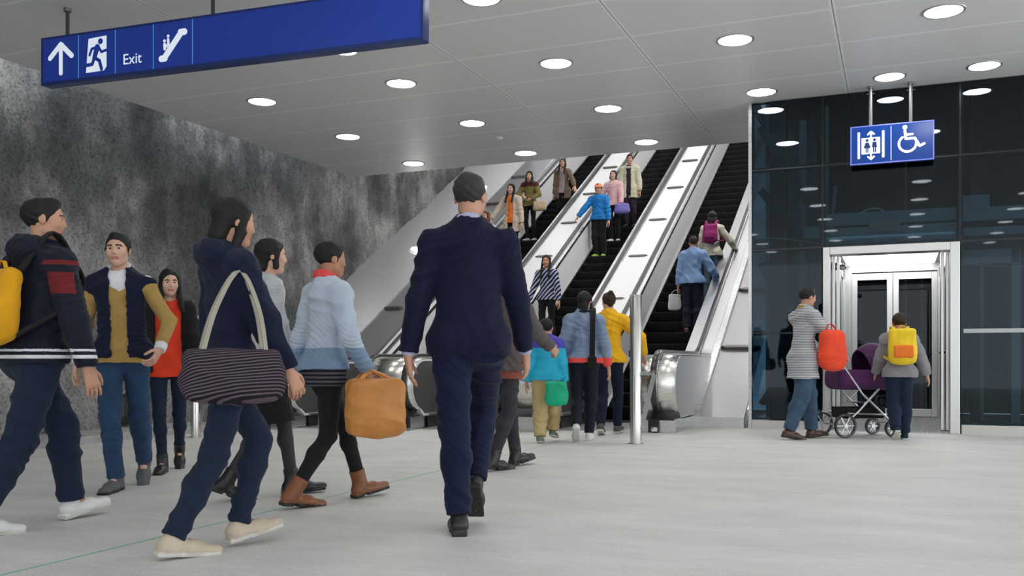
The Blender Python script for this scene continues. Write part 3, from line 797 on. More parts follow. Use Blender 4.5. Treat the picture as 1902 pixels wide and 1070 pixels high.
for k in range(1, 5): mb.box(0.02 + CW * k - 0.004, 0.02 + CW * k + 0.004, -0.004, -0.001, 0.03, H1 - 0.02)
mb.build('divider', CYAN, f1)
o0 = (0.02, 0.0)
decal(f1, 'arrow_symbol', strokes([(0.22, 0.10), (0.22, 0.36)], 0.045) + strokes([(0.09, 0.255), (0.22, 0.375), (0.35, 0.255)], 0.05), WHITE, -0.002, o=o0)
o0 = (0.02 + CW, 0.0)
decal(f1, 'exit_door_symbol', [[(0.09, 0.07), (0.12, 0.39), (0.33, 0.40), (0.33, 0.11), (0.30, 0.075)]], WHITE, -0.002, o=o0)
man = [circ((0.262, 0.352), 0.028)] + [cap2((0.225, 0.30), (0.19, 0.20), 0.030, 0.024)] + strokes([(0.235, 0.305), (0.16, 0.29), (0.135, 0.235)], 0.026) + strokes([(0.24, 0.30), (0.275, 0.25), (0.325, 0.262)], 0.026) \
    + strokes([(0.20, 0.20), (0.25, 0.17), (0.275, 0.09)], 0.034) + strokes([(0.19, 0.20), (0.165, 0.145), (0.09, 0.14)], 0.034)
decal(f1, 'running_man_symbol', man, BLUE, -0.0045, o=o0)
o0 = (0.02 + 3 * CW, 0.0)
esc = [cap2((0.09, 0.115), (0.13, 0.115), 0.03)] + [cap2((0.12, 0.115), (0.31, 0.335), 0.03)] + [cap2((0.30, 0.335), (0.345, 0.335), 0.03)] \
    + [circ((0.125, 0.275), 0.014), cap2((0.125, 0.245), (0.128, 0.20), 0.013), circ((0.165, 0.315), 0.014), cap2((0.165, 0.285), (0.168, 0.235), 0.013), cap2((0.14, 0.24), (0.155, 0.215), 0.007)]
decal(f1, 'escalator_symbol', esc, WHITE, -0.002, o=o0)
tx = bpy.data.curves.new('exit_text', 'FONT'); tx.body = 'Exit'; tx.size = 0.14; tx.extrude = 0.001
to = bpy.data.objects.new('exit_text', tx); COL.objects.link(to)
dg = bpy.context.evaluated_depsgraph_get(); me = bpy.data.meshes.new_from_object(to.evaluated_get(dg)); bpy.data.objects.remove(to)
me.materials.clear(); me.materials.append(WHITE)
to = bpy.data.objects.new('exit_lettering', me); COL.objects.link(to); to.parent = f1
to.location = (0.02 + 2 * CW + 0.085, -0.0035, 0.105); to.rotation_euler = (R(90), 0, 0)
for x in (0.26, 1.92):
    mb = MB(); mb.cyl((x, 0.06, H1), (x, 0.06, CEIL - 3.54), 0.017, n=14); rd = mb.build('rod', mat('dark_rod', (0.06, 0.065, 0.07), 0.4, 0.5), s1, smooth=True)
    mb = MB(); mb.cyl((x, 0.06, CEIL - 3.54 - 0.035), (x, 0.06, CEIL - 3.54), 0.034, n=18); mb.build('flange', M['steel_dark'], rd, smooth=True)

# ---- small lift sign
s2 = thing('lift_sign', 'small blue hanging sign with lift and wheelchair symbols', 'sign', (-0.545, 12.30, 3.315))
W2, H2 = 0.95, 0.475
mb = MB(); mb.box(0, W2, 0.004, 0.08, 0, H2); mb.build('case', BODY, s2, bevel=0.008)
mb = MB(); mb.box(0.014, W2 - 0.014, -0.002, 0.006, 0.014, H2 - 0.014); f2 = mb.build('face', mat('lift_sign_blue', (0.002, 0.040, 0.25), 0.2, emit=(0.004, 0.075, 0.42), estr=0.10), s2)
mb = MB(); mb.box(0, 0.014, -0.005, 0.01, 0, H2); mb.box(W2 - 0.014, W2, -0.005, 0.01, 0, H2); mb.box(0.014, W2 - 0.014, -0.005, 0.01, 0, 0.014); mb.box(0.014, W2 - 0.014, -0.005, 0.01, H2 - 0.014, H2)
mb.build('frame', EDGE2, s2, bevel=0.002)
WH2 = mat('lift_sign_white', (0.85, 0.88, 0.92), 0.35, emit=(0.85, 0.9, 1.0), estr=0.55)
decal(f2, 'divider', [[(0.466, 0.03), (0.472, 0.03), (0.472, H2 - 0.03), (0.466, H2 - 0.03)]], WH2, -0.002)
def rect(x0, x1, y0, y1): return [(x0, y0), (x1, y0), (x1, y1), (x0, y1)]
decal(f2, 'lift_symbol', [rect(0.085, 0.112, 0.07, 0.40), rect(0.365, 0.395, 0.07, 0.40), rect(0.13, 0.345, 0.125, 0.325)]
      + strokes([(0.24, 0.33), (0.24, 0.385)], 0.02) + strokes([(0.205, 0.365), (0.24, 0.398), (0.275, 0.365)], 0.02)
      + strokes([(0.24, 0.12), (0.24, 0.07)], 0.02) + strokes([(0.205, 0.09), (0.24, 0.057), (0.275, 0.09)], 0.02), WH2, -0.002)
fig = [circ((0.195, 0.292), 0.018), [(0.18, 0.265), (0.21, 0.265), (0.228, 0.195), (0.162, 0.195)], rect(0.180, 0.192, 0.14, 0.2), rect(0.198, 0.210, 0.14, 0.2)] + strokes([(0.182, 0.262), (0.160, 0.205)], 0.010) + strokes([(0.208, 0.262), (0.230, 0.205)], 0.010)
fig += [circ((0.28, 0.294), 0.018), rect(0.262, 0.298, 0.205, 0.27), rect(0.263, 0.277, 0.14, 0.21), rect(0.283, 0.297, 0.14, 0.21)] + strokes([(0.262, 0.265), (0.256, 0.205)], 0.011) + strokes([(0.298, 0.265), (0.304, 0.205)], 0.011)
decal(f2, 'two_people_symbol', fig, mat('symbol_navy', (0.004, 0.03, 0.16), 0.4), -0.0046)
wc = [circ((0.625, 0.415), 0.027)] + strokes([(0.625, 0.375), (0.635, 0.275), (0.735, 0.275), (0.79, 0.175), (0.84, 0.20)], 0.03) + strokes([(0.63, 0.325), (0.71, 0.325)], 0.026)
arcp = [(0.655 + 0.098 * math.cos(R(a)), 0.215 + 0.098 * math.sin(R(a))) for a in range(125, 371, 12)]
wc += strokes(arcp, 0.028)
decal(f2, 'wheelchair_symbol', wc, WH2, -0.002)
for x in (0.235, 0.69):
    mb = MB(); mb.cyl((x, 0.04, H2), (x, 0.04, CEIL - 3.315), 0.021, n=16); rd = mb.build('rod', mat('grey_rod', (0.22, 0.22, 0.23), 0.35, 0.6), s2, smooth=True)
    mb = MB(); mb.cyl((x, 0.04, CEIL - 3.315 - 0.03), (x, 0.04, CEIL - 3.315), 0.036, n=18); mb.cyl((x - 0.045, 0.04, CEIL - 3.315 - 0.09), (x + 0.045, 0.04, CEIL - 3.315 - 0.09), 0.008, n=8); mb.build('flange', M['steel_dark'], rd)
# ================================================================ figures: implicit surfaces meshed by surface nets
V3 = lambda *a: np.array(a, np.float32)
def _n(v): v = np.asarray(v, np.float32); return v / max(1e-9, float(np.linalg.norm(v)))

class Field:
    def __init__(s): s.ops = []; s.lo = np.full(3, 9e9); s.hi = np.full(3, -9e9)
    def _bb(s, lo, hi, grow=True):
        if grow: s.lo = np.minimum(s.lo, lo); s.hi = np.maximum(s.hi, hi)
        return (np.asarray(lo), np.asarray(hi))
    def cap(s, a, b, ra, rb=None, flat=None, k=0.02, op='u', end=0):
        """tapered limb from a to b; flat = (direction, factor) squeezes its section; end bit 1 cuts it flat at b, bit 2 at a"""
        a = np.asarray(a, np.float32); b = np.asarray(b, np.float32); rb = ra if rb is None else rb
        r = max(ra, rb); rr = r / (min(1.0, flat[1]) if flat and flat[1] > 1 else 1.0)
        if flat and flat[1] > 1: rr = r * flat[1]
        bb = s._bb(np.minimum(a - rr, b - rr), np.maximum(a + rr, b + rr), op == 'u')
        ab = b - a; L2 = float(ab @ ab) + 1e-12
        def fn(X, Y, Z):
            px, py, pz = X - a[0], Y - a[1], Z - a[2]
            t0 = (px * ab[0] + py * ab[1] + pz * ab[2]) / L2
            t = np.clip(t0, 0, 1)
            qx, qy, qz = px - t * ab[0], py - t * ab[1], pz - t * ab[2]
            sc = 1.0
            if flat:
                n, f = _n(flat[0]), flat[1]
                dn = (qx * n[0] + qy * n[1] + qz * n[2]) * (1.0 / f - 1.0)
                qx, qy, qz = qx + n[0] * dn, qy + n[1] * dn, qz + n[2] * dn; sc = min(1.0, f)
            d = (np.sqrt(qx * qx + qy * qy + qz * qz) - (ra + t * (rb - ra))) * (0.5 + 0.5 * sc)
            L = math.sqrt(L2)
            if end & 1: d = np.maximum(d, (t0 - 1) * L)
            if end & 2: d = np.maximum(d, -t0 * L)
            return d
        s.ops.append((op, k, bb, fn)); return s
    def ell(s, c, r, rot=None, k=0.02, op='u'):
        c = np.asarray(c, np.float32); r = np.asarray(r, np.float32); Rm = np.eye(3, dtype=np.float32) if rot is None else np.asarray(rot, np.float32)
        e = np.abs(Rm) @ r
        bb = s._bb(c - e, c + e, op == 'u')
        def fn(X, Y, Z):
            px, py, pz = X - c[0], Y - c[1], Z - c[2]
            l = [(Rm[0, i] * px + Rm[1, i] * py + Rm[2, i] * pz) for i in range(3)]
            k0 = np.sqrt(sum((l[i] / r[i]) ** 2 for i in range(3))); k1 = np.sqrt(sum((l[i] / r[i] ** 2) ** 2 for i in range(3))) + 1e-6
            return k0 * (k0 - 1) / k1
        s.ops.append((op, k, bb, fn)); return s
    def box(s, c, h, rot=None, rnd=0.01, k=0.02, op='u'):
        c = np.asarray(c, np.float32); h = np.asarray(h, np.float32); Rm = np.eye(3, dtype=np.float32) if rot is None else np.asarray(rot, np.float32)
        e = np.abs(Rm) @ h
        bb = s._bb(c - e, c + e, op == 'u')
        def fn(X, Y, Z):
            px, py, pz = X - c[0], Y - c[1], Z - c[2]
            q = [np.abs(Rm[0, i] * px + Rm[1, i] * py + Rm[2, i] * pz) - (h[i] - rnd) for i in range(3)]
            o = np.sqrt(sum(np.maximum(a, 0) ** 2 for a in q)); return o + np.minimum(np.maximum(np.maximum(q[0], q[1]), q[2]), 0) - rnd
        s.ops.append((op, k, bb, fn)); return s
    def cut(s, p, n):
        """drop everything on the side n points to"""
        p = np.asarray(p, np.float32); n = _n(n)
        s.ops.append(('cut', 0, None, lambda X, Y, Z: (X - p[0]) * n[0] + (Y - p[1]) * n[1] + (Z - p[2]) * n[2])); return s
    def mesh(s, vox):
        lo = s.lo - 3 * vox; hi = s.hi + 3 * vox
        ax = [np.arange(lo[i], hi[i] + vox, vox, dtype=np.float32) for i in range(3)]
        D = np.full([len(a) for a in ax], 0.12, np.float32)
        for op, k, bb, fn in s.ops:
            if op == 'cut':
                D = np.maximum(D, fn(ax[0][:, None, None], ax[1][None, :, None], ax[2][None, None, :])); continue
            m = max(k, 2 * vox) + 0.015
            sl = []
            for i in range(3):
                i0 = max(0, int((bb[0][i] - m - lo[i]) / vox)); i1 = min(len(ax[i]), int((bb[1][i] + m - lo[i]) / vox) + 2)
                sl.append(slice(i0, i1))
            if any(q.stop <= q.start for q in sl): continue
            sl = tuple(sl)
            d = fn(ax[0][sl[0]][:, None, None], ax[1][sl[1]][None, :, None], ax[2][sl[2]][None, None, :])
            E_ = D[sl]
            if op == 's': d = -d
            if op == 'u':
                if k > 1e-4:
                    h = np.clip(0.5 + 0.5 * (E_ - d) / k, 0, 1); D[sl] = E_ * (1 - h) + d * h - k * h * (1 - h)
                else: D[sl] = np.minimum(E_, d)
            else:
                if k > 1e-4:
                    h = np.clip(0.5 - 0.5 * (E_ - d) / k, 0, 1); D[sl] = E_ * (1 - h) + d * h + k * h * (1 - h)
                else: D[sl] = np.maximum(E_, d)
        return surface_nets(D, ax)

def surface_nets(D, ax):
    S = D < 0
    nx, ny, nz = D.shape
    acc = np.zeros((nx - 1, ny - 1, nz - 1), np.int8)
    for dx in (0, 1):
        for dy in (0, 1):
            for dz in (0, 1): acc += S[dx:nx - 1 + dx, dy:ny - 1 + dy, dz:nz - 1 + dz]
    act = (acc > 0) & (acc < 8)
    ci = np.argwhere(act)
    if len(ci) == 0: return np.zeros((0, 3)), np.zeros((0, 4), int)
    vid = np.full(act.shape, -1, np.int64); vid[act] = np.arange(len(ci))
    P = np.zeros((len(ci), 3), np.float32); C = np.zeros(len(ci), np.float32)
    corners = [(a, b, c) for a in (0, 1) for b in (0, 1) for c in (0, 1)]
    val = {c: D[ci[:, 0] + c[0], ci[:, 1] + c[1], ci[:, 2] + c[2]] for c in corners}
    for a in corners:
        for i in range(3):
            if a[i] == 0:
                b = list(a); b[i] = 1; b = tuple(b)
                va, vb = val[a], val[b]; m = (va < 0) != (vb < 0)
                t = np.where(m, va / np.where(m, va - vb, 1), 0)
                for j in range(3): P[:, j] += np.where(m, a[j] + (t if j == i else 0), 0)
                C += m
    P /= C[:, None]
    stp = [a[1] - a[0] for a in ax]
    V = np.stack([ax[j][0] + (ci[:, j] + P[:, j]) * stp[j] for j in range(3)], 1)
    F = []
    for i in range(3):
        j, k = (i + 1) % 3, (i + 2) % 3
        sl0 = [slice(None)] * 3; sl1 = [slice(None)] * 3; sl0[i] = slice(0, -1); sl1[i] = slice(1, None)
        a, b = S[tuple(sl0)], S[tuple(sl1)]
        e = np.argwhere(a != b)
        e = e[(e[:, j] > 0) & (e[:, k] > 0) & (e[:, j] < D.shape[j] - 1) & (e[:, k] < D.shape[k] - 1)]
        if len(e) == 0: continue
        inside = S[e[:, 0], e[:, 1], e[:, 2]]
        def g(oj, ok):
            q = e.copy(); q[:, j] += oj; q[:, k] += ok; return vid[q[:, 0], q[:, 1], q[:, 2]]
        quad = np.stack([g(-1, -1), g(0, -1), g(0, 0), g(-1, 0)], 1)
        quad[~inside] = quad[~inside][:, ::-1]
        F.append(quad)
    return V, np.concatenate(F)

def vnormals(V, F):
    n = np.cross(V[F[:, 2]] - V[F[:, 0]], V[F[:, 3]] - V[F[:, 1]])
    N_ = np.zeros_like(V)
    for i in range(4): np.add.at(N_, F[:, i], n)
    return N_ / (np.linalg.norm(N_, axis=1, keepdims=True) + 1e-9)

def folds(V, amp, seed=0, freq=1.0, vert=0.35):
    """soft creases: a few warped ridge trains, strong in some patches and faint in others"""
    rng = np.random.RandomState(seed); x, y, z = V.T; d = np.zeros(len(V), np.float32)
    a = rng.rand(12) * 6.28
    wx = 0.035 * np.sin(11 * z + a[0] + 5 * x) + 0.02 * np.sin(23 * y + a[1]); wz = 0.04 * np.sin(9 * x + a[2] + 7 * y) + 0.02 * np.sin(19 * z + 13 * x + a[3])
    for i, f in enumerate((26, 41, 63, 97)):
        th = a[4 + i]; up = (rng.rand() - 0.5) * 2.4 + (0.9 if vert > 0.2 else 0.0)
        p = f * freq * (np.cos(th) * (x + wx) + np.sin(th) * (y + wx) + up * (z + wz)) + 1.5 * np.sin(8 * z + a[i])
        m = 0.55 + 0.45 * np.sin(7 * (x * np.sin(th * 2) + y) + 10 * z + a[8 + i])
        d += (1 - 2 * np.abs(np.sin(p * 0.5)) ** 0.9) * m / (1 + 0.55 * i)
    return amp * d * 0.75

def skin_obj(name, field, vox, mats, parent=None, amp=0.0, seed=0, zone=None, freq=1.0, vert=0.35, extra=None):
    V, F = field.mesh(vox)
    if amp: V = V + vnormals(V, F) * folds(V, amp, seed, freq, vert)[:, None]
    me = bpy.data.meshes.new(name)
    me.vertices.add(len(V)); me.vertices.foreach_set('co', V.astype(np.float32).ravel())
    me.loops.add(4 * len(F)); me.loops.foreach_set('vertex_index', F.astype(np.int32).ravel())
    me.polygons.add(len(F)); me.polygons.foreach_set('loop_start', np.arange(0, 4 * len(F), 4, dtype=np.int32))
    mats = mats if isinstance(mats, (list, tuple)) else [mats]
    for m in mats: me.materials.append(m)
    if zone is not None: me.polygons.foreach_set('material_index', zone(V[F].mean(1)).astype(np.int32))
    me.polygons.foreach_set('use_smooth', np.ones(len(F), bool))
    me.update(calc_edges=True); me.validate()
    o = bpy.data.objects.new(name, me); COL.objects.link(o)
    if parent: o.parent = parent
    return o

def rotz(a): c, s_ = math.cos(a), math.sin(a); return np.array([[c, -s_, 0], [s_, c, 0], [0, 0, 1]], np.float32)
def rotx(a): c, s_ = math.cos(a), math.sin(a); return np.array([[1, 0, 0], [0, c, -s_], [0, s_, c]], np.float32)
def roty(a): c, s_ = math.cos(a), math.sin(a); return np.array([[c, 0, s_], [0, 1, 0], [-s_, 0, c]], np.float32)

def two_bone(a, b, l1, l2, pole):
    """joint between a and b; returns (joint, end) with the end pulled in when out of reach"""
    a = np.asarray(a, np.float32); b = np.asarray(b, np.float32); d = b - a; L = float(np.linalg.norm(d)); mx = (l1 + l2) * 0.998
    if L > mx: b = a + d * (mx / L); d = b - a; L = mx
    u = d / L; x = (l1 * l1 - l2 * l2 + L * L) / (2 * L); h = math.sqrt(max(0.0, l1 * l1 - x * x))
    p = np.asarray(pole, np.float32); p = p - u * float(p @ u); p = _n(p)
    return a + u * x + p * h, b

# ---------------------------------------------------------------- cloth, skin and hair materials
CL = {}
def cloth(name, col, rough=0.85, bump=0.25, bscale=220, noise=0.12, nscale=9, sheen=0.06):
    if name in CL: return CL[name]
    m = mat(name, col, rough, 0, 0.25, noise=noise, nscale=nscale, bump=bump, bscale=bscale)
    m.node_tree.nodes['Principled BSDF'].inputs['Sheen Weight'].default_value = sheen
    CL[name] = m; return m
def stripes(name, c1, c2, axis=2, scale=40.0, duty=0.0, tilt=0.0, rough=0.85):
    if name in CL: return CL[name]
    m = mat(name, c1, rough, 0, 0.25); nt = m.node_tree; N = nt.nodes.new; L = nt.links.new
    tc = N('ShaderNodeTexCoord'); mp = N('ShaderNodeMapping'); mp.inputs['Rotation'].default_value = (0, tilt, 0)
    w = N('ShaderNodeTexWave'); w.bands_direction = 'XYZ'[axis]; w.inputs['Scale'].default_value = scale; w.inputs['Distortion'].default_value = 0.4
    L(tc.outputs['Object'], mp.inputs[0]); L(mp.outputs[0], w.inputs['Vector'])
    r = N('ShaderNodeValToRGB'); r.color_ramp.elements[0].position = 0.42 + duty; r.color_ramp.elements[0].color = (*c1, 1); r.color_ramp.elements[1].position = 0.55 + duty; r.color_ramp.elements[1].color = (*c2, 1)
    L(w.outputs['Fac'], r.inputs[0]); L(r.outputs[0], m.node_tree.nodes['Principled BSDF'].inputs['Base Color'])
    CL[name] = m; return m
def skin_mat(name, col):
    m = mat(name, col, 0.5, 0, 0.35, noise=0.08, nscale=14)
    p = m.node_tree.nodes['Principled BSDF']; p.inputs['Subsurface Weight'].default_value = 0.08; p.inputs['Subsurface Radius'].default_value = (0.02, 0.008, 0.004)
    return m
SKIN = skin_mat('skin_warm', (0.56, 0.30, 0.20)); SKIN2 = skin_mat('skin_fair', (0.66, 0.40, 0.29)); SKIN3 = skin_mat('skin_tan', (0.46, 0.23, 0.14))
LIP = mat('lips', (0.42, 0.13, 0.11), 0.45); EYEW = mat('eye_white', (0.75, 0.73, 0.70), 0.25); IRIS = mat('iris_dark', (0.02, 0.012, 0.008), 0.2)
def hair_mat(name, col):
    m = mat(name, col, 0.5, 0, 0.3, noise=0.35, nscale=10, bump=0.6, bscale=50, stretch=(9, 9, 0.8)); return m
HBLK = hair_mat('hair_black', (0.010, 0.009, 0.009)); HBRN = hair_mat('hair_dark_brown', (0.035, 0.018, 0.010)); HRED = hair_mat('hair_auburn', (0.14, 0.045, 0.02)); HGRY = hair_mat('hair_grizzled', (0.035, 0.033, 0.034))

def hand(f, wrist, d, n, side, size, curl=0.35, spread=1.0, vox=0.006):
    """palm, four unequal bent fingers and a thumb; d = hand direction, n = palm normal (where the fingers curl), side = +1 thumb towards d x n"""
    d = _n(d); n = _n(np.asarray(n, np.float32) - d * float(np.dot(n, d))); t = np.cross(d, n) * side     # t points to the thumb side
    w = wrist; s_ = size / 0.185; P = lambda a, b, c: w + (d * a + t * b + n * c) * s_
    r0 = max(0.0082 * s_, vox * 1.15)
    f.cap(w - d * 0.02, P(0.045, 0.002, 0), 0.024 * s_, 0.026 * s_, flat=(n, 0.72), k=0.012)
    for b in (0.026, 0.009, -0.009, -0.026): f.cap(P(0.02, b * 0.6, 0), P(0.088, b, 0.002), 0.015 * s_, 0.0125 * s_, k=0.010)
    for b, ln, sp in ((0.0285, 0.070, 7), (0.0095, 0.079, 2), (-0.0095, 0.073, -3), (-0.0275, 0.057, -9)):
        p = P(0.088, b, 0.002); a = 0.0; dirv = d * math.cos(R(sp * spread)) + t * math.sin(R(sp * spread)); rr = r0 * 1.08
        for q, fr in enumerate((0.46, 0.30, 0.24)):
            a += curl * (0.75, 1.0, 0.7)[q]
            v = dirv * math.cos(a) + n * math.sin(a); p2 = p + v * ln * s_ * fr
            f.cap(p, p2, rr, rr * 0.92, k=0.003 if q else 0.006); p = p2; rr *= 0.92
    p = P(0.018, 0.026, 0.006); v = _n(d * 0.70 + t * 0.62 + n * 0.35); p2 = p + v * 0.042 * s_
    f.cap(p, p2, 0.0135 * s_, r0 * 1.25, k=0.010)
    v2 = _n(d * 0.88 + t * 0.25 + n * 0.40); p3 = p2 + v2 * 0.030 * s_; f.cap(p2, p3, r0 * 1.25, r0 * 1.15, k=0.004)
    v3 = _n(d * 0.95 + t * 0.05 + n * (0.35 + 0.3 * curl)); f.cap(p3, p3 + v3 * 0.024 * s_, r0 * 1.15, r0, k=0.004)

class Figure:
    """one person in a local frame: +y is where the hips face, the origin is the floor under the pelvis"""
    def __init__(s, label, loc, face, H, feet, hands=None, lean=4, side=0, twist=0, head=(0, 0), headk=1.0, girth=1.0, shoulder=1.0, skin=None, vox=0.0075, pelvis=(0, 0), drop=0.0, name='person', elbow=None, group=None, neckf=1.0):
        s.H = H; s.vox = vox; s.g = girth; s.skin = skin or SKIN; k = H / 1.75
        s.yaw = R(22.5 + face); s.loc = loc
        s.root = thing(name, label, 'person', loc, s.yaw, group)
        s.ank = {}; s.foot = {}
        hw = 0.088 * k
        s.thigh, s.shank = 0.245 * H, 0.243 * H; ah = 0.048 * H
        # feet: x, y, lift of the ball, yaw, pitch (heel up)
        hz = 9
        for sd in 'LR':
            x, y, z, fy, fp = feet[sd]
            A = rotz(R(-fy)) @ rotx(R(-fp))
            ball = V3(x * k, (y + 0.10) * k, z * k + 0.0)
            ank = ball + A @ V3(0, -0.125 * k, ah)
            s.ank[sd] = ank; s.foot[sd] = (ball, A)
            hx = hw if sd == 'R' else -hw
            dx, dy = ank[0] - hx - pelvis[0] * k, ank[1] - pelvis[1] * k
            L = (s.thigh + s.shank) * 0.992
            hz = min(hz, ank[2] + math.sqrt(max(0.01, L * L - dx * dx - dy * dy)))
        hz -= drop * k
        s.pel = V3(pelvis[0] * k, pelvis[1] * k, hz + 0.015 * k)
        s.hip = {'R': V3(pelvis[0] * k + hw, pelvis[1] * k, hz), 'L': V3(pelvis[0] * k - hw, pelvis[1] * k, hz)}
        s.knee = {}
        for sd in 'LR':
            fwd = s.foot[sd][1] @ V3(0, 1, 0); fwd = _n(V3(fwd[0], fwd[1], 0) + V3(0, 0.4, 0))
            s.knee[sd], s.ank[sd] = two_bone(s.hip[sd], s.ank[sd], s.thigh, s.shank, fwd)
        T = rotz(R(twist)) @ rotx(R(-lean)) @ roty(R(side)); s.T = T
        up = T @ V3(0, 0, 1)
        s.waist = s.pel + up * 0.105 * k
        s.chest = s.pel + up * (0.300 * H) * 0.86 + T @ V3(0, -0.005 * k, 0)
        s.sho_c = s.pel + up * (0.298 * H)
        sw = 0.168 * k * shoulder; s.sw = sw
        s.sho = {'R': s.sho_c + T @ V3(sw, -0.01 * k, -0.048 * k), 'L': s.sho_c + T @ V3(-sw, -0.01 * k, -0.048 * k)}
        s.neck0 = s.sho_c + T @ V3(0, -0.02 * k, 0.005 * k)
        hh = 0.130 * H * headk; s.hh = hh
        HT = T @ rotz(R(head[0])) @ rotx(R(lean * 0.6 + head[1])); s.HT = HT
        s.headc = s.neck0 + up * (0.060 * k) * neckf + V3(0, 0, 0.02 * k) + HT @ V3(0, 0.028 * k, 0.45 * hh)
        s.top_z = float((s.headc + HT @ V3(0, 0, 0.5 * hh))[2])
        s.elb = {}; s.wri = {}; s.hd = {}
        ua, fa = 0.172 * H, 0.148 * H
        hands = hands or {}
        for sd in 'LR':
            sg = 1 if sd == 'R' else -1
            spec = hands.get(sd, dict(p=(0.25 * sg, 0.03, 0.76)))
            tgt = V3(*spec['p']) * k
            pole = spec.get('pole', (0.55 * sg, -1, -0.25))
            s.elb[sd], s.wri[sd] = two_bone(s.sho[sd], tgt, ua, fa, pole)
            s.hd[sd] = spec
        s.k = k
        s.body()
    def limb_r(s, q): return q * s.k * s.g
    def hp(s, x, y, z): return s.headc + s.HT @ (V3(x, y, z) * s.hh)
    def body(s):
        f = Field(); k, g, T = s.k, s.g, s.T; fw = T @ V3(0, 1, 0); r = s.limb_r
        f.cap(s.hip['L'], s.hip['R'], r(0.085), flat=((0, 1, 0), 0.95), k=0.03)
        f.cap(s.pel, s.waist, r(0.120), r(0.105), flat=(fw, 0.72), k=0.04)
        f.cap(s.waist, s.chest, r(0.105), r(0.128), flat=(fw, 0.70), k=0.05)
        for sd in 'LR': f.cap(s.neck0 - T @ V3(0, 0, 0.045 * k), s.sho[sd], r(0.058), r(0.042), k=0.04)
        f.cap(s.neck0 - T @ V3(0, 0, 0.03 * k), s.hp(0, -0.08, -0.18), 0.235 * s.hh * (0.92 if g < 1 else 1.0), 0.215 * s.hh, k=0.03)
        for sd in 'LR':
            f.cap(s.hip[sd], s.knee[sd], r(0.078), r(0.050), k=0.03); f.cap(s.knee[sd], s.ank[sd], r(0.050), r(0.034), k=0.02)
            calf = s.knee[sd] * 0.68 + s.ank[sd] * 0.32; back = -_n((s.foot[sd][1] @ V3(0, 1, 0)) * V3(1, 1, 0.0)); f.ell(calf + back * 0.014 * k, V3(1, 1, 1) * r(0.050), k=0.03)
            ball, A = s.foot[sd]
            f.cap(s.ank[sd], ball + A @ V3(0, 0.03 * k, 0.022 * k), r(0.030), r(0.022), k=0.02)
            f.cap(s.sho[sd], s.elb[sd], r(0.044), r(0.036), k=0.035); f.cap(s.elb[sd], s.wri[sd], r(0.038), r(0.026), k=0.015)
            sp = s.hd[sd]; fd = _n(s.wri[sd] - s.elb[sd]); sg = 1 if sd == 'R' else -1
            d = _n(np.asarray(sp.get('d', fd), np.float32)); n = np.asarray(sp.get('n', (-sg, 0.25, 0)), np.float32)
            n = n - d * float(np.dot(n, d)); cr = np.cross(d, _n(n))
            th = np.asarray(sp.get('thumb', (0, 1, 0.2)), np.float32); side = 1 if float(cr @ th) > 0 else -1
            hand(f, s.wri[sd], d, n, side, 0.106 * s.H, sp.get('curl', 0.35), vox=s.vox)
        # head
        h = s.hh; P = s.hp; HT = s.HT; E3 = lambda a, b, c: V3(a, b, c) * h
        f.ell(P(0, -0.055, 0.135), E3(0.325, 0.415, 0.360), HT, k=0.02)
        f.ell(P(0, 0.085, -0.115), E3(0.270, 0.295, 0.365), HT, k=0.10 * h)
        f.cap(P(0.185, 0.03, -0.27), P(0.03, 0.22, -0.41), 0.095 * h, 0.085 * h, k=0.10 * h); f.cap(P(-0.185, 0.03, -0.27), P(-0.03, 0.22, -0.41), 0.095 * h, 0.085 * h, k=0.10 * h)
        for q in (1, -1):
            f.ell(P(0.17 * q, 0.245, -0.10), E3(0.11, 0.10, 0.12), HT, k=0.08 * h)
            f.cap(P(0.05 * q, 0.365, 0.085), P(0.20 * q, 0.290, 0.075), 0.040 * h, 0.035 * h, k=0.05 * h)
            f.ell(P(0.135 * q, 0.400, 0.015), E3(0.085, 0.07, 0.05), HT, k=0.05 * h, op='s')
            f.ell(P(0.325 * q, -0.04, -0.03), E3(0.035, 0.085, 0.125), HT @ rotz(R(-20 * q)), k=0.03 * h)
        f.cap(P(0, 0.360, 0.05), P(0, 0.412, -0.115), 0.030 * h, 0.048 * h, k=0.04 * h)
        f.cap(P(-0.050, 0.375, -0.13), P(0.050, 0.375, -0.13), 0.034 * h, k=0.03 * h)
        f.cap(P(-0.085, 0.350, -0.245), P(0.085, 0.350, -0.245), 0.026 * h, k=0.02 * h); f.cap(P(-0.07, 0.352, -0.292), P(0.07, 0.352, -0.292), 0.030 * h, k=0.02 * h)
        f.ell(P(0, 0.30, -0.39), E3(0.085, 0.07, 0.07), HT, k=0.06 * h)
        Ri = HT.T / h; hc = s.headc
        def zone(c):
            q = (c - hc) @ Ri.T; m = np.zeros(len(c), int); x, y, z = np.abs(q[:, 0]), q[:, 1], q[:, 2]
            m[(np.abs(z + 0.268) < 0.048) & (x < 0.105) & (y > 0.30)] = 1
            m[(np.abs(z - 0.085 - 0.02 * np.sin(x * 14)) < 0.022) & (x > 0.045) & (x < 0.215) & (y > 0.2)] = 2
            return m
        s.bodyo = skin_obj('body', f, s.vox, [s.skin, LIP, HBLK], s.root, zone=zone)
        for q in (1, -1):
            e = Field(); e.ell(P(0.128 * q, 0.306, 0.012), E3(0.060, 0.046, 0.034), HT)
            cc = P(0.128 * q, 0.352, 0.010)
            skin_obj('eye', e, max(0.0018, 0.011 * h), [EYEW, IRIS], s.bodyo, zone=lambda c, cc=cc: (np.linalg.norm(c - cc, axis=1) < 0.036 * h).astype(int))
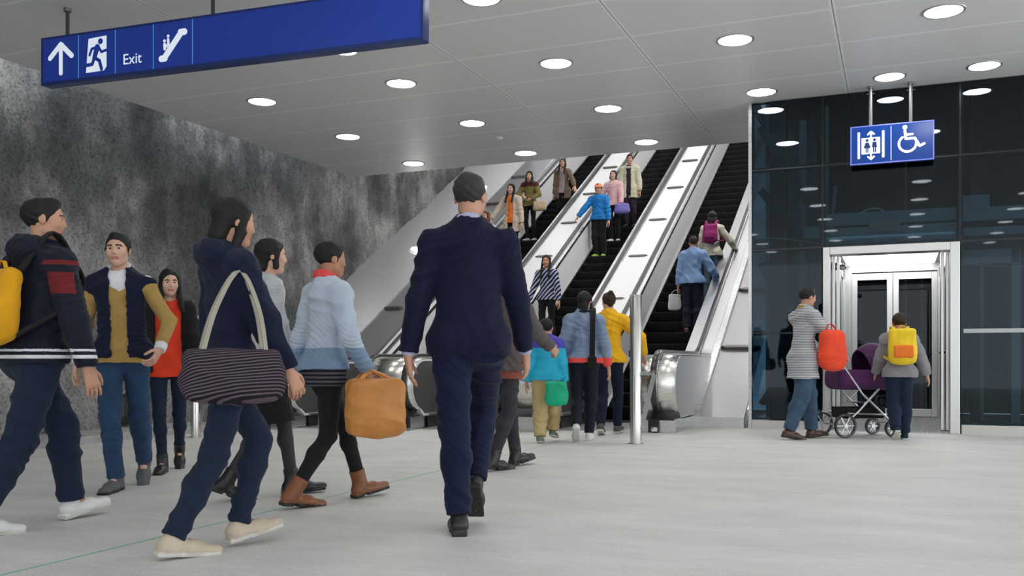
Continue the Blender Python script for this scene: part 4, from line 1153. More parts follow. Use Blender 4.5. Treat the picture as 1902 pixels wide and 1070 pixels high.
    # ------------------------------------------------------------ clothes
    def top(s, name, m, t=0.022, hem=0.0, flare=0.02, cuff=0.98, sleeve=1.0, zone=None, open_front=0, neck=0.012, collar=None, amp=0.004, seed=1, sleeve_t=None, hood=False, vneck=0.0, sleeves='LR', waistline=0.0, shoulder_t=0.0):
        """jacket, coat, sweater: hem = how far below the hip joint it hangs (m, for 1.75 m)"""
        f = Field(); k, T = s.k, s.T; fw = T @ V3(0, 1, 0); r = lambda q: s.limb_r(q) + t; ts = t if sleeve_t is None else sleeve_t
        f.cap(s.waist, s.chest, r(0.108) - waistline, r(0.130), flat=(fw, 0.74), k=0.05)
        f.cap(s.pel, s.waist, r(0.122), r(0.110) - waistline, flat=(fw, 0.76), k=0.05)
        hemc = s.pel - V3(0, 0, 0.015 + hem) * k + V3(0, 0, 0)
        if hem > -0.03: f.cap(s.pel, hemc, r(0.124), r(0.124) + flare, flat=((0, 1, 0), 0.82), k=0.04)
        for sd in 'LR': f.cap(s.neck0 - T @ V3(0, 0, 0.045 * k), s.sho[sd], s.limb_r(0.058) + ts * 0.8, s.limb_r(0.042) + ts + shoulder_t, k=0.05)
        f.cap(s.sho_c - T @ V3(0, 0.0, 0.05 * k), s.neck0 + T @ V3(0, 0, 0.035 * k), s.limb_r(0.085) + t * 0.5, s.limb_r(0.060) + t * 0.6, k=0.05)
        if hem > -0.03:
            f.cap(s.hip['L'], s.hip['R'], r(0.092), flat=((0, 1, 0), 0.95), k=0.04)
            for sd in 'LR':
                q = s.hip[sd] + (s.knee[sd] - s.hip[sd]) * min(1.0, 0.30 + hem * 2.2); f.cap(s.hip[sd], q, r(0.085), r(0.078) + flare * 0.5, k=0.05)
        f.cut(hemc - V3(0, 0, 0.0), (0, 0, -1)) if hem > -0.03 else f.cut(s.waist - V3(0, 0, 0.10 + hem), (0, 0, -1))
        if open_front:
            c = s.waist + T @ V3(0, 0.20 * k, -0.05); Rm = T
            f.box(c, (open_front * k, 0.16 * k, 0.62 * k), Rm, rnd=0.01, k=0.012, op='s')
        f.cap(s.neck0 + T @ V3(0, 0.025 * k - vneck * 0.2, 0.012 * k - vneck), s.hp(0, 0, -0.1), 0.225 * s.hh + neck, 0.3 * s.hh + neck, k=0.012, op='s')
        for sd in sleeves:
            f.cap(s.sho[sd], s.elb[sd], s.limb_r(0.045) + ts, s.limb_r(0.040) + ts * sleeve, k=0.04)
            if cuff > 0:
                e = s.elb[sd] + (s.wri[sd] - s.elb[sd]) * cuff
                f.cap(s.elb[sd], e, s.limb_r(0.040) + ts * sleeve, s.limb_r(0.030) + ts * sleeve * 0.8, k=0.012, end=1)
        if hood:
            f.ell(s.neck0 + T @ V3(0, -0.085 * k, 0.015 * k), V3(0.12, 0.075, 0.08) * k, T, k=0.03)
        return skin_obj(name, f, s.vox, m, s.root, amp=amp, seed=seed, zone=zone)
    def trousers(s, name, m, t=0.012, cuff=0.985, knee=0.0, hemr=None, amp=0.004, seed=2, zone=None, rise=0.0, legs='LR'):
        f = Field(); k = s.k; r = lambda q: s.limb_r(q) + t
        f.cap(s.hip['L'], s.hip['R'], r(0.088), flat=((0, 1, 0), 0.95), k=0.03)
        f.cap(s.pel, s.waist, r(0.121), r(0.106), flat=((0, 1, 0), 0.75), k=0.04)
        f.cut(s.waist + V3(0, 0, -0.01 + rise), s.T @ V3(0, 0, 1))
        for sd in legs:
            f.cap(s.hip[sd], s.knee[sd], r(0.081), r(0.052) + knee, k=0.03)
            e = s.knee[sd] + (s.ank[sd] - s.knee[sd]) * cuff
            f.cap(s.knee[sd], e, r(0.052) + knee, hemr or (r(0.040) + knee * 0.8), k=0.02, end=1)
            calf = s.knee[sd] * 0.68 + s.ank[sd] * 0.32; back = -_n((s.foot[sd][1] @ V3(0, 1, 0)) * V3(1, 1, 0)); f.ell(calf + back * 0.014 * k, V3(1, 1, 1) * (r(0.050) + knee), k=0.03)
        return skin_obj(name, f, s.vox, m, s.root, amp=amp, seed=seed, zone=zone)
    def skirt(s, name, m, length=0.45, flare=0.05, t=0.02, amp=0.005, seed=3, zone=None):
        f = Field(); k = s.k; c = s.pel - V3(0, 0, length) * k
        mid = (s.knee['L'] + s.knee['R']) / 2; c[0] = (c[0] + mid[0]) / 2; c[1] = (c[1] + mid[1]) / 2
        f.cap(s.waist, s.pel, s.limb_r(0.106) + t, s.limb_r(0.125) + t, flat=((0, 1, 0), 0.8), k=0.03)
        sp = abs(float(s.knee['L'][1] - s.knee['R'][1])) * 0.32
        f.cap(s.pel, c, s.limb_r(0.125) + t, s.limb_r(0.125) + t + flare + sp * 0.5, flat=((1, 0, 0), 0.92), k=0.03, end=1)
        f.cut(s.waist, (0, 0, 1))
        return skin_obj(name, f, s.vox, m, s.root, amp=amp, seed=seed, zone=zone, vert=0.1)
    def shoes(s, m, sole, style='shoe', name=None, shaft=0.0, heel=0.022, toe=1.0, only='LR'):
        k = s.k
        for sd in only:
            f = Field(); ball, A = s.foot[sd]; P = lambda x, y, z: ball + A @ (V3(x, y, z) * k)
            hl = heel
            f.cap(P(0, -0.155, 0.045), P(0, -0.02, 0.036), 0.040 * k, 0.045 * k, flat=(A @ V3(0, 0, 1), 0.95), k=0.02)
            f.cap(P(0, -0.03, 0.030), P(0.0, 0.085 * toe, 0.026), 0.047 * k, 0.036 * k, flat=(A @ V3(0, 0, 1), 0.72), k=0.025)
            f.cap(P(0, -0.15, 0.05), s.ank[sd] + (s.knee[sd] - s.ank[sd]) * 0.03, 0.038 * k, 0.042 * k, k=0.03)
            if shaft: f.cap(s.ank[sd], s.ank[sd] + _n(s.knee[sd] - s.ank[sd]) * shaft * k, s.limb_r(0.040) + 0.008, s.limb_r(0.044) + 0.010, k=0.02, end=1)
            f.cut(P(0, 0, 0.012 if hl < 0.04 else 0.014), A @ V3(0, 0, -1))
            # sole and heel
            f.box(P(0, 0.005, 0.009), V3(0.043, 0.098, 0.010) * k, A, rnd=0.008 * k, k=0.004)
            f.box(P(0, -0.16, 0.013 if hl < 0.04 else 0.02), V3(0.037, 0.038, 0.014 if hl < 0.04 else 0.021) * k, A, rnd=0.006 * k, k=0.004)
            if hl < 0.03: f.box(P(0, -0.08, 0.009), V3(0.036, 0.09, 0.010) * k, A, rnd=0.007 * k, k=0.004)
            Ai = A.T
            def zone(c, Ai=Ai, b=ball): return (((c - b) @ Ai.T)[:, 2] < 0.021 * k).astype(int)
            o = skin_obj(name or style, f, max(0.0055, s.vox * 0.75), [m, sole], s.root, zone=zone)
            if style in ('sneaker', 'lace_up'):
                lb = MB()
                for i in range(4):
                    y = -0.045 + 0.022 * i; z = 0.082 - 0.010 * i
                    lb.tube([P(-0.026, y, z - 0.012), P(0, y + 0.004, z), P(0.026, y, z - 0.012)], 0.0035 * k, 6)
                lb.build('laces', sole if style == 'sneaker' else m, o, smooth=True)
    def collar(s, name, m, r=0.02, h=0.035, back=0.0, drop=0.0, wide=0.0):
        f = Field(); n = 14; rr = 0.235 * s.hh + 0.010 + wide
        for i in range(n):
            a0, a1 = 2 * PI * i / n, 2 * PI * (i + 1) / n
            p = lambda a: s.neck0 + s.T @ V3(rr * math.cos(a), rr * 1.05 * math.sin(a) + 0.012, h - 0.035 * math.sin(a) * (1 + drop))
            f.cap(p(a0), p(a1), r, k=0.012)
        return skin_obj(name, f, min(s.vox, 0.006), m, s.root)
    def hair(s, m, style='short', length=0.3, name='hair', amp=0.004, front=True):
        f = Field(); P = s.hp; h = s.hh; HT = s.HT; E3 = lambda a, b, c: V3(a, b, c) * h; Q = lambda v: HT @ V3(*v)
        if style == 'short':
            f.ell(P(0, -0.075, 0.155), E3(0.362, 0.455, 0.385), HT, k=0.01); f.ell(P(0, 0.10, 0.40), E3(0.22, 0.25, 0.13), HT, k=0.05 * h)
            f.cut(P(0, 0.345, 0.30), Q((0, 0.80, -0.60))); f.cut(P(0, 0, -0.24), Q((0, 0.2, -1)))
            f.cap(P(0.335, 0.06, 0.05), P(0.325, 0.05, -0.10), 0.035 * h, 0.02 * h, k=0.03 * h); f.cap(P(-0.335, 0.06, 0.05), P(-0.325, 0.05, -0.10), 0.035 * h, 0.02 * h, k=0.03 * h)
        else:
            f.ell(P(0, -0.075, 0.150), E3(0.375, 0.465, 0.395), HT, k=0.01)
            f.cut(P(0, 0.335, 0.32), Q((0, 0.86, -0.50)))
            if style == 'long':
                L = length / h * 1.0
                for q in (1, -1):
                    f.cap(P(0.27 * q, 0.08, 0.22), P(0.335 * q, 0.03, -0.25), 0.105 * h, 0.115 * h, k=0.06 * h)
                    f.cap(P(0.335 * q, 0.03, -0.25), P(0.36 * q, (0.66 if front else -0.12), -0.30 - L * 0.75), 0.125 * h, 0.10 * h, k=0.06 * h)
                f.cap(P(0, -0.24, 0.0), P(0, -0.36, -0.35), 0.30 * h, 0.27 * h, flat=(Q((0, 1, 0)), 0.75), k=0.06 * h)
                f.cap(P(0, -0.36, -0.35), P(0, -0.40, -0.35 - L), 0.27 * h, 0.15 * h, flat=(Q((0, 1, 0)), 0.55), k=0.06 * h)
            if style == 'bob':
                for q in (1, -1): f.cap(P(0.28 * q, 0.06, 0.2), P(0.32 * q, 0.06, -0.34), 0.10 * h, 0.10 * h, k=0.06 * h)
                f.cap(P(0, -0.22, 0.0), P(0, -0.30, -0.32), 0.31 * h, 0.27 * h, flat=(Q((0, 1, 0)), 0.8), k=0.06 * h)
            if style in ('bun', 'pony'):
                f.cap(P(0, -0.1, 0.0), P(0, -0.30, -0.16), 0.30 * h, 0.16 * h, k=0.06 * h)
                if style == 'bun': f.ell(P(0, -0.36, 0.44), E3(0.17, 0.17, 0.16), HT, k=0.05 * h)
                else:
                    f.cap(P(0, -0.46, 0.22), P(0, -0.66, 0.05), 0.08 * h, 0.11 * h, k=0.05 * h); f.cap(P(0, -0.66, 0.05), P(0, -0.60, -0.45), 0.11 * h, 0.04 * h, k=0.05 * h)
        return skin_obj(name, f, min(s.vox, 0.0065), m, s.root, amp=amp, seed=7, freq=2.2, vert=0.05)
    def world(s, p):
        c, q = math.cos(s.yaw), math.sin(s.yaw)
        return (s.loc[0] + c * p[0] - q * p[1], s.loc[1] + q * p[0] + c * p[1], s.loc[2] + p[2])

def strap(name, pts, w, th, m, parent, side=(1, 0, 0), n=4):
    """ribbon strap through points, smoothed"""
    pts = [Vector(p) for p in pts]; out = []
    for i in range(len(pts) - 1):
        p0, p1, p2, p3 = pts[max(i - 1, 0)], pts[i], pts[i + 1], pts[min(i + 2, len(pts) - 1)]
        for j in range(n):
            t = j / n
            out.append(0.5 * ((2 * p1) + (p2 - p0) * t + (2 * p0 - 5 * p1 + 4 * p2 - p3) * t * t + (3 * p1 - p0 - 3 * p2 + p3) * t ** 3))
    out.append(pts[-1])
    mb = MB(); mb.sweep(out, [(-w / 2, -th / 2), (w / 2, -th / 2), (w / 2, th / 2), (-w / 2, th / 2)], side=side)
    return mb.build(name, m, parent, smooth=True)
# ================================================================ the people
NAVY = cloth('navy_wool', (0.006, 0.010, 0.032)); NAVY2 = cloth('dark_navy_nylon', (0.005, 0.007, 0.020), 0.7); INDIGO = cloth('dark_denim', (0.009, 0.018, 0.042)); DENIM = cloth('blue_denim', (0.024, 0.058, 0.125), noise=0.3)
BLACK = cloth('black_cloth', (0.010, 0.010, 0.011)); CHAR = cloth('charcoal_cloth', (0.035, 0.035, 0.042)); MUST = cloth('mustard_knit', (0.42, 0.27, 0.085)); WHITEC = cloth('white_cotton', (0.75, 0.76, 0.78)); GREYK = cloth('pale_grey_knit', (0.52, 0.53, 0.55))
LTBLUE = cloth('pale_blue_knit', (0.50, 0.58, 0.68)); RED = cloth('orange_red_cloth', (0.72, 0.050, 0.018)); CORAL = cloth('coral_red_cloth', (0.85, 0.09, 0.08)); YEL = cloth('yellow_cloth', (0.85, 0.45, 0.015)); BEIGE = cloth('beige_coat', (0.60, 0.50, 0.40))
KHAKI = cloth('khaki_cloth', (0.52, 0.40, 0.19)); OLIVE = cloth('olive_cloth', (0.20, 0.17, 0.055)); MAROON = cloth('maroon_cloth', (0.085, 0.018, 0.022)); CREAM = cloth('cream_cloth', (0.58, 0.58, 0.42)); PINK = cloth('pink_cloth', (0.72, 0.45, 0.47)); SKYB = cloth('bright_blue_nylon', (0.008, 0.20, 0.56), 0.5)
TURQ = cloth('turquoise_nylon', (0.02, 0.42, 0.62), 0.45); GREENB = cloth('green_nylon', (0.01, 0.42, 0.22), 0.45); PURP = cloth('purple_cloth', (0.055, 0.012, 0.06)); VIOLET = cloth('violet_cloth', (0.22, 0.19, 0.52)); MAG = cloth('magenta_cloth', (0.25, 0.02, 0.12)); GREYC = cloth('grey_marl', (0.26, 0.25, 0.27)); ORNG = cloth('orange_cloth', (0.85, 0.20, 0.03))
TAUPE = cloth('taupe_wool', (0.105, 0.085, 0.085)); SWB = cloth('periwinkle_knit', (0.23, 0.36, 0.62)); BLUEV = cloth('blue_violet_nylon', (0.07, 0.06, 0.42), 0.5)
LEATHB = mat('black_leather', (0.012, 0.012, 0.013), 0.35, bump=0.15, bscale=120); LEATHT = mat('tan_leather', (0.22, 0.075, 0.028), 0.42, bump=0.15, bscale=90); ORBAG = mat('orange_tan_leather', (0.62, 0.25, 0.055), 0.5, noise=0.15, nscale=6, bump=0.2, bscale=70)
SOLE = mat('pale_sole', (0.62, 0.60, 0.55), 0.6); SOLEK = mat('dark_sole', (0.02, 0.018, 0.016), 0.6); CREAMSH = mat('cream_suede', (0.56, 0.47, 0.36), 0.7, noise=0.1); GREYSH = mat('grey_suede', (0.10, 0.105, 0.115), 0.7, noise=0.1); WHSH = mat('white_sneaker', (0.75, 0.75, 0.74), 0.5); BRSH = mat('brown_leather', (0.07, 0.035, 0.022), 0.4); LIMESH = mat('lime_sneaker', (0.30, 0.55, 0.05), 0.5)
STRIPE = stripes('grey_white_stripes', (0.16, 0.165, 0.18), (0.62, 0.63, 0.65), 2, 17.0); DIAG = stripes('navy_white_diagonal', (0.010, 0.015, 0.06), (0.50, 0.52, 0.62), 0, 5.5, 0.14, 0.7)
PATT = stripes('mauve_black_weave', (0.010, 0.009, 0.016), (0.125, 0.085, 0.105), 2, 24.0, 0.12, 0.5)

def at_fig(f, name, label, cat, p=(0, 0, 0), group=None):
    """a carried thing: its own top-level Empty in the wearer's frame"""
    w = f.world(p); return thing(name, label, cat, w, f.yaw, group)
def zones_z(*lims):
    """material index by height bands: [(z_from, z_to, idx)]"""
    def z(c):
        m = np.zeros(len(c), int)
        for a, b, i in lims: m[(c[:, 2] > a) & (c[:, 2] < b)] = i
        return m
    return z
WALK_R = dict(R=(0.075, -0.24, 0.0, 4, 16), L=(-0.075, 0.30, 0.025, -4, -8))     # right foot behind, left heel landing
WALK_L = dict(L=(-0.075, -0.24, 0.0, -4, 16), R=(0.075, 0.30, 0.025, 4, -8))
STAND = dict(R=(0.10, -0.06, 0, 8, 0), L=(-0.10, -0.10, 0, -6, 0))
DN = lambda sd, x=0.25, y=0.02, z=0.77, **k: dict(p=((x if sd == 'R' else -x), y, z), **k)

def backpack(f, label, m, pocket=None, w=0.30, h=0.40, d=0.15, dz=0.0, xo=0.0, name='backpack', group=None, sm=None):
    k = f.k; T = f.T
    zc = f.chest - T @ V3(0, 0, (0.09 - dz) * k); back = T @ V3(0, -1, 0); c = zc + back * (0.115 * k * f.g + d * k * 0.5 + 0.028) + T @ V3(xo * k, 0, 0)
    t = at_fig(f, name, label, 'backpack', (0, 0, 0), group)
    q = Field(); q.box(c, V3(w / 2, d / 2, h / 2) * k, T, rnd=0.06 * k, k=0.02); q.ell(c + T @ V3(0, -0.02, -0.08) * k, V3(w * 0.50, d * 0.62, h * 0.36) * k, T, k=0.05)
    b = skin_obj('pack_body', q, f.vox, m, t, amp=0.0045, seed=5)
    q = Field(); q.box(c + T @ V3(0, -d * 0.66, -h * 0.17) * k, V3(w * 0.36, 0.040, h * 0.18) * k, T, rnd=0.03 * k); skin_obj('front_pocket', q, f.vox, pocket or m, t, amp=0.0030)
    for sg in (1, -1):
        R_ = 0.046 * k * f.g + 0.05
        pts = [c + T @ V3(sg * 0.085, d * 0.45, h * 0.46) * k, f.sho_c + T @ V3(sg * 0.105 * k, -0.03 * k, R_ + 0.020), f.sho_c + T @ V3(sg * 0.105 * k, 0.105 * k, -0.01 * k), f.chest + T @ V3(sg * 0.135 * k, 0.145 * k * f.g, -0.06 * k), f.chest + T @ V3(sg * 0.20 * k, 0.03 * k, -0.20 * k), c + T @ V3(sg * w * 0.42, d * 0.3, -h * 0.40) * k]
        strap('shoulder_strap', pts, 0.05 * k, 0.012 * k, sm or m, t, side=tuple(T @ V3(1, 0, 0)))
    pts = [c + T @ V3(-0.04, 0, h * 0.49) * k, c + T @ V3(-0.02, 0, h * 0.58) * k, c + T @ V3(0.02, 0, h * 0.58) * k, c + T @ V3(0.04, 0, h * 0.49) * k]
    strap('grab_loop', pts, 0.02 * k, 0.006, m, t, side=(0, 1, 0)); return t

def bag(f, name, label, cat, c, size, m, top=None, handle=None, rz=0.0, sag=0.25, hm=None, amp=0.0060, taper=0.9, loops=1, hw=0.02):
    """soft bag: c is the centre (wearer's frame, m); handle = point the loops reach"""
    t = at_fig(f, name, label, cat, (0, 0, 0)); Rm = rotz(R(rz)); s_ = V3(*size) / 2; c = V3(*c)
    q = Field(); q.box(c, s_, Rm, rnd=float(min(s_)) * 0.75, k=0.02); q.ell(c - V3(0, 0, s_[2] * 0.35), s_ * V3(1.02, 1.25, 0.72), Rm, k=0.05)
    b = skin_obj('bag_body', q, max(0.006, f.vox), m, t, amp=amp, seed=8, freq=0.7)
    if handle is not None:
        h = V3(*handle)
        for j in range(loops):
            o = 0.0 if loops == 1 else (-1) ** j * s_[1] * 0.45
            a, b2 = c + Rm @ V3(-s_[0] * 0.62, o, s_[2] * 0.80), c + Rm @ V3(s_[0] * 0.62, o, s_[2] * 0.80)
            strap('handle', [a, a * 0.45 + h * 0.55 + Rm @ V3(-0.03, o * 0.4, 0), h + Rm @ V3(0, o * 0.3, 0), b2 * 0.45 + h * 0.55 + Rm @ V3(0.03, o * 0.4, 0), b2], hw, 0.008, hm or m, t, side=(0, 1, 0), n=5)
    return t

# ---- man in the navy suit, back to the viewer
f = Figure('man in a navy blue suit walking away, back to the viewer', (-2.075, 4.42, 0), 2, 1.86, dict(L=(-0.055, -0.10, 0, -4, 0), R=(0.03, 0.02, 0.09, 3, 38)),
           dict(L=DN('L', 0.315, -0.01, 0.785, d=(0.05, 0.05, -1), n=(1, 0.2, 0), curl=0.3), R=DN('R', 0.30, 0.16, 0.80, curl=0.4)), lean=3, side=0, twist=-3, head=(-12, 0), girth=1.08, shoulder=1.07, vox=0.0065)
SUIT = cloth('navy_suiting', (0.003, 0.0045, 0.026), 0.8, bump=0.1)
f.top('suit_jacket', SUIT, t=0.020, hem=0.07, flare=-0.014, cuff=0.965, waistline=-0.020, amp=0.0067, seed=11, neck=0.006, open_front=0.03, vneck=0.02, shoulder_t=0.006)
f.collar('jacket_collar', SUIT, r=0.018, h=0.004, wide=0.012)
f.trousers('trousers', cloth('navy_suit_trousers', (0.0035, 0.0065, 0.033), 0.8, bump=0.1), t=0.016, knee=0.008, hemr=0.068, amp=0.0075, seed=12)
f.collar('shirt_collar', cloth('lilac_shirt', (0.42, 0.42, 0.58)), r=0.017, h=0.045)
for sd in 'LR':
    q = Field(); e = f.elb[sd]; w_ = f.wri[sd]; q.cap(e + (w_ - e) * 0.88, e + (w_ - e) * 1.03, 0.036, 0.035, end=3, k=0); skin_obj('shirt_cuff', q, 0.006, cloth('lilac_shirt', (0.42, 0.42, 0.58)), f.root)
f.hair(HGRY, 'short'); f.shoes(LEATHB, SOLEK, 'dress_shoe')

# ---- man with the yellow bag at the left edge
f = Figure('person in a black and navy jacket with red shoulder stripes, leftmost, walking away', (-4.43, 3.75, -0.038), -30, 1.86, dict(R=(0.06, -0.30, 0.0, 4, 6), L=(-0.07, 0.30, 0.03, -4, -8)),
           dict(R=DN('R', 0.30, 0.12, 0.80), L=DN('L', 0.30, -0.12, 0.82)), lean=6, head=(-38, 2), girth=1.08, shoulder=1.06, vox=0.0065)
JK = [NAVY2, RED, WHITEC]
pel = f.pel[2]; shz = f.sho_c[2]
def z1(c):
    m = np.zeros(len(c), int); z = c[:, 2]
    m[(np.abs(z - pel + 0.01) < 0.010) | (np.abs(z - pel - 0.025) < 0.008)] = 2
    m[(np.abs(c[:, 0]) > 0.17) & (np.abs(z - shz + 0.05) < 0.014) & (c[:, 0] > 0)] = 1
    m[(c[:, 0] > 0.20) & (z < shz - 0.10) & (z > shz - 0.22) & (c[:, 1] < 0.05)] = 1
    return m
JKD = cloth('dull_red_patch', (0.16, 0.016, 0.018)); JK[1] = JKD
f.top('jacket', JK, t=0.034, hem=0.03, flare=-0.005, cuff=0.96, zone=z1, waistline=-0.012, amp=0.0090, seed=21, neck=0.02, hood=True)
f.trousers('trousers', INDIGO, t=0.018, knee=0.012, amp=0.0090, seed=22); f.hair(HBLK, 'short'); f.shoes(WHSH, SOLE, 'sneaker')
backpack(f, 'yellow and black backpack on the person at the left edge', cloth('bag_yellow', (0.75, 0.36, 0.01)), pocket=cloth('bag_yellow', (0.75, 0.36, 0.01)), w=0.30, h=0.38, d=0.11, dz=-0.13, sm=BLACK)

# ---- young man facing the viewer in a vest
f = Figure('young man in a navy vest over a mustard sweater, walking towards the viewer', (-5.20, 5.17, -0.054), 192, 1.84, dict(R=(0.06, 0.06, 0, 10, 0), L=(-0.08, -0.42, 0.02, -4, 42)),
           dict(L=dict(p=(-0.27, 0.20, 0.965), pole=(-0.9, -0.7, -0.1), d=(0.35, 0.45, -0.75), n=(0.75, -0.2, 0.25), curl=0.6), R=DN('R', 0.33, -0.10, 0.80, n=(-1, 0.3, 0))), lean=3, side=2, head=(-5, 2), skin=SKIN2, vox=0.0052)
shz = float(f.sho_c[2])
f.top('sweater', [MUST, WHITEC], waistline=-0.008, zone=lambda c: ((c[:, 2] > shz - 0.105 + 0.55 * np.abs(c[:, 0])) & (c[:, 1] > 0)).astype(int), t=0.014, hem=0.05, cuff=0.90, amp=0.0060, seed=31, neck=0.004, vneck=0.03)
f.top('vest', [NAVY, cloth('navy_quilt', (0.010, 0.014, 0.045), 0.5)], t=0.036, hem=0.02, flare=-0.004, cuff=0, sleeves='', open_front=0.052, vneck=0.06, neck=0.015, amp=0.0105, seed=32, sleeve_t=0.032, waistline=-0.008)
f.collar('shirt_collar', WHITEC, r=0.024, h=0.040, drop=0.6, wide=0.006)
for sd in 'LR':
    q = Field(); e = f.elb[sd]; w_ = f.wri[sd]; q.cap(e + (w_ - e) * 0.80, e + (w_ - e) * 1.02, 0.045, 0.040, end=3, k=0); skin_obj('shirt_cuff', q, 0.006, WHITEC, f.root)
f.trousers('jeans', DENIM, t=0.014, knee=0.006, amp=0.0075, seed=33); f.hair(HBLK, 'short'); f.shoes(GREYSH, SOLEK, 'lace_up', shaft=0.05)

# ---- woman in red behind him
f = Figure('long-haired woman in an orange-red top and black jacket behind the young man', (-5.78, 6.26, -0.066), 196, 1.72, dict(R=(0.06, 0.10, 0, 6, 0), L=(-0.07, -0.38, 0.02, -4, 40)),
           dict(R=dict(p=(0.27, 0.10, 0.80)), L=DN('L', 0.28, 0.10, 0.74, d=(0, 0.15, -1))), lean=4, head=(14, -4), skin=SKIN2, girth=0.92, shoulder=0.92)
f.top('blouse', RED, t=0.014, hem=0.10, cuff=0.0, amp=0.0075, seed=41, vneck=0.02)
f.top('jacket', BLACK, t=0.030, hem=0.06, cuff=0.97, open_front=0.12, amp=0.0090, seed=42, neck=0.03)
f.trousers('jeans', INDIGO, t=0.008, amp=0.0045, seed=43); f.hair(HBLK, 'long', 0.22); f.shoes(LEATHB, SOLEK, 'ankle_boot', shaft=0.08)
bag(f, 'handbag', 'plain black handbag hanging between the young man and the woman in red', 'bag', (0.30, 0.13, 0.545), (0.34, 0.13, 0.27), LEATHB, handle=(0.27, 0.12, 0.775), rz=75, hw=0.02)

# ---- woman in the navy coat in front
f = Figure('woman in a dark navy jacket and jeans with cream shoes, nearest the viewer', (-2.93, 3.555, -0.009), -50, 1.68, dict(R=(0.05, -0.27, 0.0, 2, 6), L=(-0.07, 0.12, 0.05, -4, -10)),
           dict(R=dict(p=(0.20, 0.24, 0.86), n=(-0.8, -0.2, 0.3), curl=0.5), L=DN('L', 0.24, 0.05, 0.82)), lean=2, head=(-4, -6), girth=0.96, shoulder=0.95, vox=0.0065, skin=SKIN)
f.top('jacket', NAVY, t=0.030, hem=0.04, cuff=0.93, amp=0.0105, seed=51, neck=0.02, hood=True)
f.collar('collar', WHITEC, r=0.014, h=0.01)
f.trousers('jeans', INDIGO, t=0.012, knee=0.006, amp=0.0090, seed=52); f.hair(HBLK, 'long', 0.14, front=False); f.shoes(CREAMSH, SOLE, 'lace_up')
b_ = bag(f, 'shoulder_bag', 'mauve and black patterned shoulder bag carried by the woman in the navy jacket', 'bag', (0.30, -0.10, 0.83), (0.44, 0.15, 0.235), PATT, handle=(0.20, -0.03, 1.30), rz=78, hw=0.020, hm=cloth('sand_strap', (0.36, 0.34, 0.27)), amp=0.0090, loops=2)

# ---- woman in grey with a black skirt
f = Figure('woman in a pale grey sweater, black skirt and black heeled boots, half hidden', (-3.92, 5.11, -0.028), -64, 1.73, dict(R=(0.05, -0.26, 0.0, 2, 22), L=(-0.06, 0.24, 0.015, -4, -4)),
           dict(R=DN('R', 0.26, 0.16, 0.80), L=DN('L', 0.25, -0.06, 0.80)), lean=5, head=(0, 0), girth=0.92, shoulder=0.93, skin=SKIN2)
f.top('sweater', GREYK, t=0.026, hem=0.04, cuff=0.93, amp=0.0120, seed=61, neck=0.02)
f.skirt('skirt', BLACK, length=0.42, flare=0.02)
f.trousers('tights', cloth('sheer_tights', (0.045, 0.04, 0.042), 0.6), t=0.003, amp=0); f.hair(HBLK, 'bob'); f.shoes(LEATHB, SOLEK, 'ankle_boot', shaft=0.09, heel=0.06)

# ---- woman with the orange bag
f = Figure('dark-haired woman in a pale blue sweater with a coral collar, walking right', (-3.35, 4.97, -0.017), -46, 1.69, dict(R=(0.05, -0.235, 0.0, 4, 8), L=(-0.06, 0.36, 0.03, -6, -8)),
           dict(R=dict(p=(0.285, 0.16, 0.86), n=(-1, 0, 0.1), curl=1.0, d=(0.05, 0.15, -1)), L=DN('L', 0.28, -0.05, 0.80)), lean=5, head=(-10, 0), girth=0.98, shoulder=0.95, skin=SKIN3, vox=0.0068)
hz0 = f.pel[2]
f.top('sweater', [LTBLUE, cloth('sweater_blue_band', (0.22, 0.32, 0.46))], t=0.030, hem=0.00, cuff=0.94, amp=0.0120, seed=71, neck=0.02, zone=zones_z((hz0 - 0.2, hz0 + 0.12, 1)))
f.top('tunic', stripes('dark_striped_tunic', (0.012, 0.012, 0.016), (0.10, 0.10, 0.12), 2, 12), t=0.012, hem=0.11, cuff=0, sleeves='', amp=0.0060, seed=72)
f.collar('scarf', CORAL, r=0.034, h=0.036)
f.trousers('leggings', BLACK, t=0.006, amp=0.0030); f.hair(HBLK, 'short'); f.shoes(LEATHT, SOLEK, 'ankle_boot', shaft=0.10, heel=0.03)
bag(f, 'tote_bag', 'large orange-tan tote bag carried by the woman in pale blue', 'bag', (0.325, 0.17, 0.615), (0.38, 0.15, 0.36), ORBAG, handle=(0.285, 0.17, 0.835), rz=80, loops=2, hw=0.024, amp=0.0105)

# ---- person hidden behind the suit
f = Figure('person in a taupe coat and black heeled boots, mostly hidden behind the navy suit', (-3.03, 7.12, -0.011), -42, 1.76, dict(R=(0.06, -0.16, 0.0, 4, 6), L=(-0.07, 0.26, 0.03, -4, -8)),
           dict(R=dict(p=(0.30, 0.26, 1.00), pole=(0.6, -1, -0.4), curl=1.0), L=DN('L', 0.27)), lean=5, head=(10, 0), girth=0.95, shoulder=0.95)
f.top('coat', TAUPE, t=0.030, hem=0.10, cuff=0.95, amp=0.0090, seed=81); f.trousers('trousers', CHAR, t=0.012, amp=0.0060, seed=82)
f.top('red_tunic', cloth('brick_cloth', (0.26, 0.075, 0.055)), t=0.014, hem=0.17, cuff=0, sleeves='', amp=0.0060)
f.hair(HBLK, 'short'); f.shoes(LEATHB, SOLEK, 'ankle_boot', shaft=0.08, heel=0.06)

